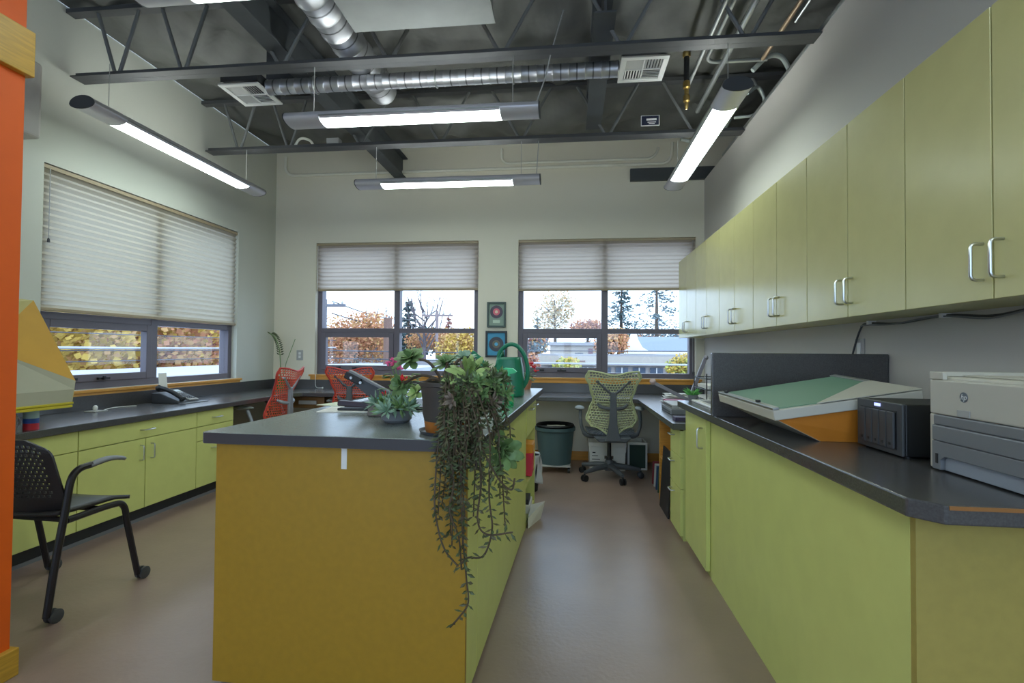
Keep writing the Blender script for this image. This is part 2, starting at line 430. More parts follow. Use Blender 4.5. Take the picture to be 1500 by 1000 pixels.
left_unit('base_cabinet', 'green base cabinet behind the black guest chair', y[0], y[1], [('d', y[0], y[1], .585, .706, 2.27, .645), ('v', y[0], 2.27, .105, .585, 2.235, .5), ('v', 2.27, y[1], .105, .585, 2.305, .5)])
left_unit('base_cabinet', 'green base cabinet with one wide drawer over two doors, left wall', y[1], y[2], [('d', y[1], y[2], .585, .706, 3.24, .645), ('v', y[1], 3.235, .105, .585, 3.19, .49), ('v', 3.235, y[2], .105, .585, 3.28, .49)])
left_unit('drawer_cabinet', 'narrow green drawer cabinet beside the left knee space', y[2], y[3], [('d', y[2], y[3], .585, .706, 3.94, .645), ('d', y[2], y[3], .47, .585, 3.94, .53), ('d', y[2], y[3], .105, .47, 3.94, .4)])
struct(MB().box(XT+.0005, 1.2, 0, XT+.004, 4.16, .022).build('baseboard_left', mgrey))

# L/U-shaped desk worktop with splashback
dt = thing('desk_worktop', 'long charcoal desk worktop running along the left and back walls under the windows', 'worktop', (-1, 5.4, .708))
zt0, zt1 = .7085, .75
DX = .66
MB().prism([(XL+.003, 1.2), (XF+.03, 1.2), (XF+.03, YB-.70), (XF+.10, YB-.63), (DX-.07, YB-.63), (DX, YB-.70), (DX, 3.36), (XR-.003, 3.36), (XR-.003, YB-.003), (XL+.003, YB-.003)], 'z', zt0, zt1).build('slab', ctop, dt, bevel=.004)
MB().box(XL+.003, 1.2, zt1, XL+.022, YB-.022, .853).build('splashback', ctop, dt, bevel=.002)
MB().box(XL+.003, YB-.022, zt1, XR-.003, YB-.003, .853).build('splashback', ctop, dt, bevel=.002)
# support panels below the far desk
MB().box(-1.62, YB-.6, 0, -1.6, YB-.03, zt0).build('support_panel', green, dt)

# ------------------------------------------------------------ island (turned slightly)
IR = R(-1.9)
isl = thing('island_cabinet', 'freestanding island cabinet with ochre end panel facing the camera and green sides', 'island', (-.803, 1.65, 0), IR)
# local: x across (-.475 .. +.475), y along (0 .. 2.45)
HX = .458
MB().box(-HX, .045, .02, HX+.006, .065, .868).build('end_panel', yellowP, isl, local=True, bevel=.001)
MB().box(HX-.03, .066, .02, HX, .09, .868).build('end_stile', yellowP, isl, local=True)
MB().box(-HX+.02, .09, .02, HX-.022, 1.79, .868).build('carcass', green, isl, local=True)
MB().box(-HX, .066, .02, -HX+.018, 2.40, .868).build('side_panel', green, isl, local=True)
MB().box(HX-.02, .092, .02, HX, .255, .868).build('side_panel', green, isl, local=True, bevel=.001)
MB().box(HX-.02, .259, .02, HX, 1.79, .868).build('side_panel', green, isl, local=True, bevel=.001)
MB().box(-HX+.02, 1.80, .62, HX-.022, 2.40, .868).build('drawer_box', green, isl, local=True)
for a, b, hy, hz in ((1.795, 2.09, 2.03, .8), (2.094, 2.415, 2.33, .8)):
    f = MB().box(HX-.02, a, .62, HX+.004, b, .866).build('drawer_front', green, isl, local=True, bevel=.001)
    pull((HX+.004, (a+b)/2, hz), .1, .03, .0045, 'y', 'x').build('handle', chrome, f, local=True, smooth=True)
MB().box(-HX+.02, 2.38, 0, HX-.002, 2.415, .62).build('end_panel', green, isl, local=True)
MB().box(-HX+.02, 1.79, 0, HX-.004, 2.38, .04).build('shelf', green, isl, local=True)
MB().box(-HX+.02, 1.79, .27, HX-.004, 2.38, .29).build('shelf', green, isl, local=True)
for px, py in ((-.42, .1), (.42, .1), (-.42, 1.7), (.42, 1.7), (-.4, 2.39)):
    MB().lathe([(.018, 0), (.018, .0205)], (px, py, 0), 10).build('foot', black, isl, local=True)
tagp = MB().box(.02, .0435, .79, .04, .0449, .862).build('paper_tag', paper, isl, local=True); tagp['label'] = 'small pale strip hanging below the worktop edge'
it = MB().prism([(-.487, .012), (-.475, 0), (.50, 0), (.512, .012), (.512, 2.455), (.50, 2.467), (-.475, 2.467), (-.487, 2.455)], 'z', .0, .04)
o = it.build('island_worktop', ctopI, None, bevel=.004); o.location = (-.803, 1.65, .869); o.rotation_euler = (0, 0, IR)
eb = MB().box(-.472, -.0012, .002, .497, .0008, .038).box(.511, .015, .002, .5132, 2.452, .038).box(-.472, 2.4662, .002, .497, 2.4682, .038).box(-.4882, .015, .002, -.486, 2.452, .038)
eb.build('edge_band', edgem, o, local=True)
tag(o, 'grey laminate worktop slab lying on the island cabinet', 'worktop')

# ------------------------------------------------------------ right peninsula
PZ = .90
rb = thing('peninsula_cabinet', 'long peninsula cabinet with plain green side and straw coloured end under the printer', 'base cabinet', (1.1, 2, 0))
MB().box(.757, 1.238, .0, .775, 2.84, PZ-.042).build('side_panel', green, rb, bevel=.001)
MB().box(.757, 1.218, .0, XR-.004, 1.237, PZ-.042).build('end_panel', yellowR, rb, bevel=.001)
MB().box(.776, 1.24, .0, XR-.004, 2.84, PZ-.042).build('carcass', green, rb)
db = thing('tall_door_cabinet', 'green single-door base cabinet at the aisle, past the long green panel', 'base cabinet', (1.1, 3.1, 0))
MB().box(.76, 2.842, .0, XR-.004, 3.345, PZ-.042).build('carcass', green, db)
d = MB().box(.735, 2.86, .03, .758, 3.345, PZ-.048).build('door', green, db, bevel=.001)
pull((.735, 2.93, .73), .11, -.03, .005, 'z', 'x').build('handle', chrome, d, smooth=True)
pw = thing('peninsula_worktop', 'charcoal peninsula worktop with clipped corner, carrying printer and light table', 'worktop', (1.1, 2, PZ-.04))
MB().prism([(.705, 1.165), (.75, 1.115), (XR-.003, 1.115), (XR-.003, 3.35), (.685, 3.35)], 'z', PZ-.04, PZ).build('slab', ctop, pw, bevel=.004)
MB().box(.755, 1.1135, PZ-.009, XR-.01, 1.1149, PZ-.001).build('edge_strip', M('worn_edge', (150, 102, 52), .6), pw)['label'] = 'worn brown edge'
# sink let into the far end
sk = thing('drop_in_sink', 'drop-in sink with pale rim behind the charcoal divider', 'sink', (1.05, 2.95, PZ))
rim = MB(); 
for a in ((.76, 2.56, .80, 3.30), (1.28, 2.56, 1.32, 3.30), (.80, 2.56, 1.28, 2.60), (.80, 3.26, 1.28, 3.30)):
    rim.box(a[0], a[1], PZ, a[2], a[3], PZ+.012)
rim.build('rim', white, sk, bevel=.004)
MB().box(.80, 2.60, PZ+.0005, 1.28, 3.26, PZ+.003).build('basin', mgrey, sk)
fa = MB().tube([(1.36, 2.95, PZ), (1.36, 2.95, PZ+.16)]+arc((1.29, 2.95, PZ+.16), .07, 0, 170, 8)+[(1.222, 2.95, PZ+.13)], .012, 10)
fa.build('faucet', chrome, sk, smooth=True)
solo(MB().box(.675, 2.515, PZ, XR-.004, 2.545, 1.203), 'counter_divider', ctop, 'low charcoal divider panel standing across the peninsula worktop', 'divider', (1.06, 2.53, PZ), bevel=.004)

# ------------------------------------------------------------ right low desk furniture
dr = thing('drawer_cabinet', 'green three-drawer unit under right desk with steel pulls', 'base cabinet', (1.1, 3.55, 0))
MB().box(.73, 3.38, .0, XR-.004, 3.70, .706).build('carcass', green, dr)
for a, b in ((.53, .70), (.33, .525), (.03, .325)):
    f = MB().box(.71, 3.38, a, .729, 3.70, b).build('drawer_front', green, dr, bevel=.001)
    pull((.71, 3.60, b-.05), .09, -.03, .0045, 'y', 'x').build('handle', chrome, f, smooth=True)
bk = thing('open_bookcase', 'orange maple open bookcase under the right desk', 'bookcase', (1.0, 4.0, 0))
for a, b, c, d2 in ((3.72, 3.745, 0, .706), (4.30, 4.325, 0, .706)):
    MB().box(.74, a, c, 1.2, b, d2).build('side_panel', wood, bk, bevel=.002)
for z in (.04, .34, .68): MB().box(.745, 3.746, z, 1.18, 4.299, z+.024).build('shelf', wood, bk, bevel=.002)
MB().box(1.18, 3.746, .04, 1.199, 4.299, .70).build('back_panel', wood, bk)
bcol = [M('book_teal', (70, 140, 140), .6), M('book_yellow', (226, 190, 60), .6), M('book_red', (170, 52, 50), .6), M('book_white', (224, 222, 214), .6), M('book_blue', (58, 80, 128), .6), M('book_green', (60, 110, 70), .6)]
k = 0
for z, names in ((.364, ['teal', 'yellow', 'white', 'red', 'dark blue', 'green']), (.064, ['white', 'green', 'red', 'teal', 'dark blue', 'white'])):
    yy = 3.76
    for i, nm in enumerate(names):
        wd = .03+.012*((i*7+k) % 3); hh = .2+.02*((i*5+k) % 4)
        cm = {'teal': bcol[0], 'yellow': bcol[1], 'white': bcol[3], 'red': bcol[2], 'dark blue': bcol[4], 'green': bcol[5]}[nm]
        b = MB().box(.80, yy, z, 1.0, yy+wd, z+hh)
        pos = ['nearest the drawers', 'second from the drawers', 'third from the drawers', 'fourth from the drawers', 'fifth from the drawers', 'sixth from the drawers'][i]
        solo(b, 'book', cm, '%s book %s on the bookcase %s shelf' % (nm, pos, 'middle' if k == 0 else 'bottom'), 'book', (.9, yy+wd/2, z), 'books in the maple bookcase', bevel=.002)
        yy += wd+.003
    k += 1
bm_ = solo(MB().obox((0, 0, .235), (.012, .34, .47)), 'black_board', black, 'black board leaning against the wooden bookcase under right desk', 'board', (0, 0, 0), bevel=.002)
bm_.location = (.718, 3.98, .0); bm_.rotation_euler = (0, R(3.5), 0)

# ------------------------------------------------------------ wall cabinets
XC, cz0, cz1, cw, cy0 = 1.19, 1.361, 2.20, .379, 1.58
names = ['nearest the camera', 'second from the camera', 'third from the camera', 'third from the back wall', 'second from the back wall', 'touching the back wall']
for k in range(6):
    c = cy0+2*cw*k
    a, b = c-cw, c+cw
    if k == 5: b = YB-.002
    t = thing('wall_cabinet', 'green two-door wall cabinet, %s' % names[k], 'wall cabinet', (1.33, c, cz0), 0, 'wall cabinets along the right wall')
    MB().box(XC+.021, a+.001, cz0+.002, XR-.002, b-.001, cz1).build('carcass', greenU, t)
    for y0, y1, hy in ((a, c, c-.035), (c, b, c+.035)):
        f = MB().box(XC, y0+.003, cz0, XC+.02, y1-.003, cz1-.002).build('door', greenU, t, bevel=.0015)
        pull((XC, hy, cz0+.11), .105, -.034, .0048, 'z', 'x').build('handle', chrome, f, smooth=True)
# ------------------------------------------------------------ open-web joists
def joist(Y, label, joints):
    t = thing('open_web_joist', label, 'joist', (-1, Y, 3.08), 0, 'steel joists under the ceiling')
    x0, x1 = -3.45, XE_-.02
    ch = MB().box(x0, Y-.055, 3.08, x1, Y-.006, 3.088).box(x0, Y+.006, 3.08, x1, Y+.055, 3.088).box(x0, Y-.014, 3.088, x1, Y-.006, 3.125).box(x0, Y+.006, 3.088, x1, Y+.014, 3.125)
    ch.box(x0, Y-.0061, 3.0805, x1, Y+.0061, 3.0875)
    ch.build('bottom_chord', steelblk, t)
    MB().box(XL+.01, Y-.035, 3.545, XE_-.02, Y+.035, 3.575).build('top_chord', steelblk, t)
    for a, b in joints:
        for s in (-1, 1):
            MB().tube([(a+s*.012, Y, 3.10), (a+s*b, Y, 3.56)], .0125, 8).build('web_rod', rodm, t, smooth=True)
    return t
joist(3.18, 'dark steel open-web joist nearest the camera', [(-3.14, .16), (-2.64, .17), (-1.93, .27), (-1.18, .27), (-.44, .27), (.32, .27), (1.06, .27), (1.8, .27)])
joist(4.50, 'dark steel open-web joist nearest the back wall', [(-3.14, .16), (-2.64, .17), (-1.93, .27), (-1.18, .27), (-.44, .27), (.32, .27), (1.06, .27), (1.8, .27)])
for x, lab in ((-1.96, 'dark painted ceiling beam crossing the joists, left of the round duct'), (.2, 'dark painted ceiling beam between the two joists, left of the right air diffuser')):
    t = thing('ceiling_beam', lab, 'beam', (x, 4, 3.2), 0, 'dark beams crossing the joists')
    ya, yb = (YR+.3, YB-.004) if x < 0 else (3.0, 4.585)
    MB().box(x-.065, ya, 3.2, x+.065, yb, 3.212).build('bottom_flange', beammat, t)
    MB().box(x-.008, ya, 3.212, x+.008, yb, 3.44).build('web', beammat, t)
    MB().box(x-.065, ya, 3.44, x+.065, yb, 3.452).build('top_flange', beammat, t)
    if x < 0: MB().box(x-.13, YB-.06, 3.13, x+.15, YB-.004, 3.1995).build('bearing_plate', beammat, t)
solo(MB().box(.66, YB-.05, 3.10, XR+.2, YB-.004, 3.235), 'steel_lintel', beammat, 'dark steel lintel plate on the back wall in the right ceiling corner', 'beam', (1.0, YB-.03, 3.10))
# ------------------------------------------------------------ ductwork
du = thing('air_duct', 'shiny galvanised round ductwork with a thin cross branch under the ceiling', 'duct', (-1.5, 3, 3.28))
m = MB(); pts = []; rs = []
Yp = YR+.4
while Yp < 3.86:
    pts += [(-1.5, Yp, 3.285), (-1.5, Yp+.012, 3.285), (-1.5, Yp+.022, 3.285)]; rs += [.112, .118, .112]; Yp += .16
m.tube(pts+[(-1.5, 3.9, 3.285)], rs+[.112], 24); m.build('main_duct', ductY, du, smooth=True)
MB().sph((-1.5, 3.9, 3.285), (.112, .09, .112), 20, 12).build('end_cap', galv, du, smooth=True)
m = MB(); pts = []; rs = []; x = -2.222
while x < .31:
    pts += [(x, 3.5, 3.135), (x+.008, 3.5, 3.135), (x+.016, 3.5, 3.135)]; rs += [.062, .066, .062]; x += .11
m.tube(pts, [q*.84 for q in rs], 18); m.build('branch_duct', ductX, du, smooth=True)
for x in (-1.85, -.95, -.4):
    MB().tube([(x, 3.5+.058*math.cos(w*.3), 3.135+.058*math.sin(w*.3)) for w in range(21)], .006, 6, True).build('strap', alu, du, smooth=True)
def diffuser(x0, x1, y0, y1, label, top):
    z = 3.10; xc, yc = (x0+x1)/2, (y0+y1)/2
    t = thing('air_diffuser', label, 'air vent', (xc, yc, z), 0, 'square air diffusers')
    f = MB(); q = .035
    f.box(x0, y0, z, x1, y0+q, z+.012).box(x0, y1-q, z, x1, y1, z+.012).box(x0, y0+q, z, x0+q, y1-q, z+.012).box(x1-q, y0+q, z, x1, y1-q, z+.012)
    f.box(xc-.005, y0+q, z, xc+.005, y1-q, z+.01).box(x0+q, yc-.005, z, x1-q, yc+.005, z+.01)
    f.build('frame', white, t, bevel=.002)
    MB().box(x0+.012, y0+.012, z+.03, x1-.012, y1-.012, top-.065).build('plenum_box', dgrey, t)
    for qx, qy in ((0, 0), (1, 0), (0, 1), (1, 1)):
        a0, a1 = (x0+q, xc-.005) if qx == 0 else (xc+.005, x1-q)
        b0, b1 = (y0+q, yc-.005) if qy == 0 else (yc+.005, y1-q)
        l = MB()
        for i in range(6):
            if (qx+qy) % 2 == 0:
                yy = b0+(b1-b0)*(i+.5)/6; l.obox(((a0+a1)/2, yy, z+.008), (a1-a0, .012, .002), Matrix.Rotation(R(40 if qy else -40), 3, 'X'))
            else:
                xx = a0+(a1-a0)*(i+.5)/6; l.obox((xx, (b0+b1)/2, z+.008), (.012, b1-b0, .002), Matrix.Rotation(R(40 if qx else -40), 3, 'Y'))
        l.build('louvre', white, t)
    return t
diffuser(-2.53, -2.22, 3.37, 3.69, 'square white air diffuser at the left end of the cross duct', 3.26)
diffuser(.325, .63, 3.31, 3.62, 'square white air diffuser left of the gas pipe', 3.26)
t = thing('air_handler', 'pale sheet metal air handler box hung at the top of the view', 'air handler', (-.86, 2.3, 3.1))
MB().box(-1.27, 1.5, 3.112, -.45, 2.87, 3.45).build('housing', galv, t)
MB().box(-1.285, 1.48, 3.10, -.435, 2.885, 3.1115).build('bottom_panel', M('duct_sheet', (136, 140, 140), .5, .2, var=.15, vs=3), t, bevel=.002)
solo(MB().box(-2.4, 3.75, 3.27, -2.05, 3.78, 3.575), 'duct_board', dgrey, 'dark square board standing above the left air diffuser', 'board', (-2.22, 3.765, 3.27))
solo(MB().box(.56, 3.0, 3.3, .84, 3.03, 3.575), 'duct_board', lgrey, 'pale grey board above the near joist left of the pipes', 'board', (.7, 3.01, 3.3))
# ------------------------------------------------------------ conduits
def conduit(pts, r, label, mat=alu, n=10, name='conduit', group='metal conduits at the ceiling'):
    m = MB().tube(pts, r, n); v = pts[0]
    return solo(m, name, mat, label, 'pipe', tuple(v), group, smooth=True)
zp = 3.265
conduit([(.90, .6, zp), (.90, 4.0, zp)], .014, 'thin straight steel conduit, leftmost beside the gas pipe')
conduit([(.97, .6, zp+.05), (.97, 3.72, zp+.05)]+arc((1.05, 3.72, zp+.05), .08, 180, 90, 6, 'xy')+[(1.40, 3.80, zp+.05)], .014, 'steel conduit that turns right in a bend over the pendant lamp')
conduit([(1.075, .6, zp), (1.075, 4.46, zp)], .019, 'thick straight steel conduit running left of the right pendant lamp')
conduit([(1.335, .6, zp), (1.335, 3.7, zp)], .014, 'brownish steel conduit above the near end of right pendant lamp', M('rusty_conduit', (150, 128, 104), .45, .5))
conduit([(1.385, .6, zp), (1.385, 3.3, zp)], .010, 'thinnest steel conduit, close right of the brownish one')
conduit([(1.482, .6, 3.123), (1.482, 5.1, 3.123)], .022, 'thick steel conduit lying along the top of the right wall')
fl = M('flex_conduit', (176, 184, 180), .5, .2)
conduit(smoothpts([(1.15, 3.0, 3.30), (1.23, 2.95, 3.44), (1.38, 2.95, 3.46), (1.52, 3.0, 3.38), (1.58, 3.05, 3.27)]), .026, 'pale flexible conduit arching over the near joist', fl)
conduit(smoothpts([(1.32, 3.86, 3.27), (1.42, 3.85, 3.36), (1.52, 3.86, 3.36), (1.60, 3.9, 3.27)]), .018, 'pale flexible conduit arching between the joists', fl)
conduit(smoothpts([(1.40, 4.2, 3.27), (1.50, 4.25, 3.34), (1.56, 4.3, 3.24), (1.50, 4.36, 3.17), (1.35, 4.38, 3.16)]), .012, 'thin looping conduit beside the right pendant lamp', fl)
conduit(smoothpts([(1.05, 5.0, 3.25), (1.25, 5.02, 3.22), (1.42, 5.0, 3.30), (1.5, 4.95, 3.42)]), .016, 'pale curved conduit behind the far joist, right corner', fl)
cc = M('painted_conduit', (236, 234, 220), .5)
yw = YB-.019
conduit([(-3.40, yw, 3.52)]+[(-3.40, yw, 3.40)]+arc((-3.29, yw, 3.40), .11, 180, 270, 8)+[(1.0, yw, 3.29)]+arc((1.0, yw, 3.40), .11, 270, 350, 8)[1:]+[(1.115, yw, 3.52)], .017, 'long painted conduit along the back wall above the windows', cc)
conduit([(-.78, yw, 3.52), (-.78, yw, 3.43)]+arc((-.70, yw, 3.43), .08, 180, 270, 8)+[(.84, yw, 3.35)]+arc((.84, yw, 3.47), .12, 270, 360, 8)[1:], .014, 'shorter painted conduit above the long one on the back wall', cc)
t = thing('gas_pipe', 'black gas pipe drop with brass valve hanging right of the diffuser', 'pipe', (.86, 3.85, 3.0))
MB().tube([(.98, 3.85, 3.46), (.90, 3.85, 3.46)]+arc((.90, 3.85, 3.41), .05, 90, 180, 6)+[(.85, 3.85, 3.2)], .02, 10).build('pipe', black, t, smooth=True)
brass = M('brass', (190, 160, 96), .35, .9)
MB().lathe([(.014, .22), (.026, .2), (.026, .16), (.016, .15), (.016, .11), (.024, .1), (.024, .06), (.014, .05), (.014, .02), (.006, 0)], (.85, 3.85, 3.0), 12).build('valve', brass, t, smooth=True)
MB().lathe([(.024, 0), (.03, .01), (.03, .03), (.024, .04)], (.85, 3.85, 3.39), 12).build('fitting', brass, t, smooth=True)
t = thing('ceiling_sign', 'small dark blue sign with white marks on the far joist', 'sign', (.68, 4.42, 3.13))
MB().box(.60, 4.434, 3.145, .755, 4.44, 3.235).build('border', white, t)
MB().box(.606, 4.430, 3.151, .749, 4.4335, 3.229).build('face', M('sign_blue', (34, 40, 62), .5), t)
mk = MB(); mk.box(.645, 4.4285, 3.19, .73, 4.4299, 3.206).box(.655, 4.4285, 3.172, .725, 4.4299, 3.178).box(.665, 4.4285, 3.16, .715, 4.4299, 3.165).build('lettering', white, t)
conduit(smoothpts([(-2.62, 4.535, 3.10), (-2.55, 4.535, 3.2), (-2.45, 4.535, 3.18), (-2.4, 4.535, 3.10)]), .012, 'short looping cable resting on far joist, left', cc, name='cable')
t = thing('junction_box', 'small white junction box sitting on the far joist', 'electrical box', (-2.2, 4.56, 3.126))
MB().box(-2.26, 4.48, 3.126, -2.14, 4.55, 3.175).build('box', lgrey, t, bevel=.003)
# ------------------------------------------------------------ pendant fluorescent lamps
def lamp(label, cx, cy, L, along, zc=2.705, cable_top=3.08, cord=None):
    t = thing('pendant_lamp', label, 'pendant lamp', (cx, cy, zc), 0, 'fluorescent pendant lamps')
    def P(s, w, z): return (cx+s, cy+w, zc+z) if along == 'x' else (cx+w, cy+s, zc+z)
    hw = .085
    # shell: shallow curved trough, cross section in (w,z)
    outer = [(hw*math.cos(R(a)), .028+.05*math.sin(R(a))) for a in range(0, 181, 15)]
    low = [(hw*math.cos(R(a)), .028+.034*math.sin(R(a))) for a in range(180, 361, 15)]
    e = .24
    def seg(poly, s0, s1, nm, mt, sm=True):
        n = len(poly); m = MB()
        m.add([P(s0, *p) for p in poly]+[P(s1, *p) for p in poly], [tuple(range(n)), tuple(n+i for i in reversed(range(n)))]+[(i, n+i, n+(i+1) % n, (i+1) % n) for i in range(n)])
        return m.build(nm, mt, t, smooth=sm, ang=50)
    h = L/2
    top = outer+[(x*.96, z) for x, z in reversed(outer)]
    tops = outer[0:]+[(-hw*.9, .0285), (hw*.9, .0285)]
    seg(tops, -h, h, 'top_shell', fixm)
    a, b = P(-h+e, -.02, .0755), P(h-e, .02, .0785); MB().box(*a, *b).build('uplight_lens', uplens, t)
    shell = low+[(hw*.97, .0275), (-hw*.97, .0275)]
    seg(shell, -h, -h+e, 'end_cover', fixm); seg(shell, h-e, h, 'end_cover', fixm)
    arc_ = [(x*.97, z+.001) for x, z in low]
    for part_, nm_, mt_ in ((arc_[:3], 'perforated_side', fixm), (arc_[2:11], 'diffuser', lens), (arc_[10:], 'perforated_side', fixm)):
        seg(part_+[(part_[-1][0], .027), (part_[0][0], .027)], -h+e+.001, h-e-.001, nm_, mt_)
    rl = MB()
    for s in (-1, 1):
        a, b = P(-h+e, s*hw*.985-.003, .022), P(h-e, s*hw*.985+.003, .03); rl.box(*a, *b)
    rl.build('side_rail', alu, t)
    full = outer+low[1:-1]
    for s in (-1, 1):
        seg([(x*1.015, .028+(z-.028)*1.02) for x, z in full], s*(h+.001), s*(h+.007), 'end_cap', dgrey)
    for s in (-.8, .8):
        cb = MB().tube([P(s*h, 0, .075), (P(s*h, 0, 0)[0], P(s*h, 0, 0)[1], cable_top)], .0022, 6).build('hanging_cable', lgrey, t)
    if cord:
        MB().tube(smoothpts(cord), .004, 6).build('power_cord', lgrey, t, smooth=True)
    return t
lamp('fluorescent pendant lamp hung along the left wall window', -3.03, 3.73, 1.80, 'y', 2.70)
lamp('fluorescent pendant lamp hung across the room under the near joist', -1.03, 3.18, 1.66, 'x', 2.69, cord=[(-.22, 3.18, 2.76), (-.16, 3.2, 2.95), (-.12, 3.2, 3.12), (-.05, 3.25, 3.4)])
lamp('fluorescent pendant lamp hung across the room under the far joist', -1.11, 4.50, 1.68, 'x', 2.70, cord=[(-.3, 4.5, 2.77), (-.29, 4.5, 2.95), (-.28, 4.5, 3.12)])
lamp('fluorescent pendant lamp hung lengthwise beside the wall cabinets', .945, 3.90, 1.80, 'y', 2.70)
lamp('fluorescent pendant lamp cut off by the top edge of the photo', -1.03, 1.96, 1.66, 'x', 2.70, 3.6)
# out-of-view lamps added behind the camera to fill the interior with light
lamp('added fill pendant lamp across the room behind the camera', -.6, -.9, 1.66, 'x', 2.70, 3.6)
lamp('added fill pendant lamp beside the right wall behind the camera', .945, .3, 1.66, 'y', 2.70, 3.6)
# ------------------------------------------------------------ mesh office chairs
def interp(tab, v):
    for (a, x), (b, y) in zip(tab, tab[1:]):
        if v <= b:
            t = (v-a)/(b-a); t = t*t*(3-2*t); return x+(y-x)*t
    return tab[-1][1]
HW = [(0, .125), (.08, .19), (.25, .232), (.42, .205), (.56, .175), (.75, .205), (.92, .247), (1, .225)]
def back_pt(u, v):
    k = 2*u-1; w = interp(HW, v); x = k*w
    z = .425+.605*v - .035*math.exp(-(x/.11)**2)*v**5 + .02*abs(k)*(1-v)**6*4
    y = -.255 - .075*v + .03*math.sin(v*5.0) + .055*k*k + (.03*v**6)*(-1)
    return (x, y, z)
def casters(t, mat, pts, r=.03):
    for x, y in pts:
        a = math.atan2(y, x)
        c = MB()
        d = Vector((-math.sin(a), math.cos(a), 0))
        for s in (-1, 1):
            p = Vector((x, y, r))+d*s*.016
            c.tube([p-d*.009, p-d*.007, p+d*.007, p+d*.009], [r*.8, r, r, r*.8], 14)
        c.tube([(x, y, r), (x, y, r+.04)], .008, 8)
        c.build('caster', mat, t, local=True, smooth=True)
def mesh_chair(label, loc, rz, mmat, rmat, smat, pad, arm=True):
    t = thing('office_chair', label, 'office chair', loc, rz, 'mesh-backed office chairs')
    MB().perf(back_pt, 17, 24, .74, lambda u, v: .03 < u < .97).build('mesh_back', mmat, t, local=True, solid=.004)
    N = 40
    ring = [back_pt(0, i/N) for i in range(N+1)]+[back_pt(i/16, 1) for i in range(1, 17)]+[back_pt(1, 1-i/N) for i in range(1, N+1)]+[back_pt(1-i/8, 0) for i in range(1, 8)]
    MB().tube(ring, .0085, 8, True).build('back_rim', rmat, t, local=True, smooth=True)
    sp = MB()
    prof = [(.40, .075), (.46, .055), (.56, .036), (.70, .030), (.80, .026), (.84, .03)]
    P = [(-w, z) for z, w in prof]+[(w, z) for z, w in reversed(prof)]
    sp.prism(P, 'y', -.335, -.305)
    sp.build('spine', smat, t, local=True, bevel=.006)
    yk = MB()
    for s in (-1, 1):
        q = back_pt(.5+s*.33, .80)
        yk.tube(smoothpts([(0, -.322, .815), (s*.06, -.33, .86), (s*.11, -.33, .91), (q[0], q[1]-.008, q[2]+.03)]), .0115, 8)
        yk.sph((q[0], q[1]-.008, q[2]+.03), .017, 10, 6)
    yk.build('yoke', smat, t, local=True, smooth=True)
    MB().tube(smoothpts([(-.135, -.26, .725), (-.09, -.30, .70), (0, -.312, .69), (.09, -.30, .70), (.135, -.26, .725)]), [.012]*3+[.017]*19+[.012]*3, 8).build('lumbar_bar', smat, t, local=True, smooth=True)
    MB().perf(lambda u, v: ((2*u-1)*(.225-.03*(2*v-1)**4), -.215+.44*v, .435+.02*math.sin(v*3)-.035*max(0, v-.8)*5+.015*(2*u-1)**2), 14, 16, .6).build('seat', smat, t, local=True, solid=.008)
    MB().prism([(-.12, .385), (.12, .385), (.17, .43), (-.17, .43)], 'y', -.31, .12).build('mechanism', smat, t, local=True, bevel=.01)
    for s in (-1, 1):
        if arm:
            a = MB().tube(smoothpts([(s*.15, -.10, .41), (s*.235, -.12, .43), (s*.275, -.11, .52), (s*.28, -.06, .645)]), [.022]*8+[.016]*11, 10)
            ao = a.build('arm_post', smat, t, local=True, smooth=True)
            MB().sph((s*.285, -.01, .665), (.046, .115, .022), 16, 8).build('arm_pad', pad, ao, local=True, smooth=True)
    MB().lathe([(.03, .10), (.03, .2), (.02, .2), (.02, .39)], (0, 0, 0), 14).build('gas_column', black, t, local=True, smooth=True)
    b = MB(); ends = []
    for k in range(5):
        w = R(90+72*k+198); e = (.3*math.cos(w), .3*math.sin(w))
        b.tube([(0, 0, .115), (e[0]*.5, e[1]*.5, .105), (e[0], e[1], .082)], [.034, .027, .017], 8); ends.append(e)
    b.lathe([(.045, .07), (.05, .1), (.04, .15), (.032, .17)], (0, 0, 0), 14)
    b.build('star_base', smat, t, local=True, smooth=True); casters(t, black, ends)
    return t
limemesh = M('lime_chair_mesh', (204, 208, 158), .55, var=.05); limerim = M('lime_chair_rim', (190, 198, 150), .5)
redmesh = M('coral_chair_mesh', (226, 92, 64), .55, var=.06); redrim = M('coral_chair_rim', (196, 66, 56), .5)
chg = M('chair_graphite', (84, 88, 92), .5); chl = M('chair_silver', (150, 156, 160), .4, .3); padm = M('arm_pad_grey', (132, 136, 132), .6)
mesh_chair('lime green mesh office chair turned to the back desk, right of the island', (.385, 5.0, 0), R(2), limemesh, limerim, chg, padm)
mesh_chair('coral red mesh office chair at the back desk, seen square from behind', (-2.245, 5.27, 0), R(6), redmesh, redrim, chg, padm)
mesh_chair('coral red mesh office chair turned to the left counter, seen edge-on', (-3.0, 4.66, 0), R(92), redmesh, redrim, chl, padm)

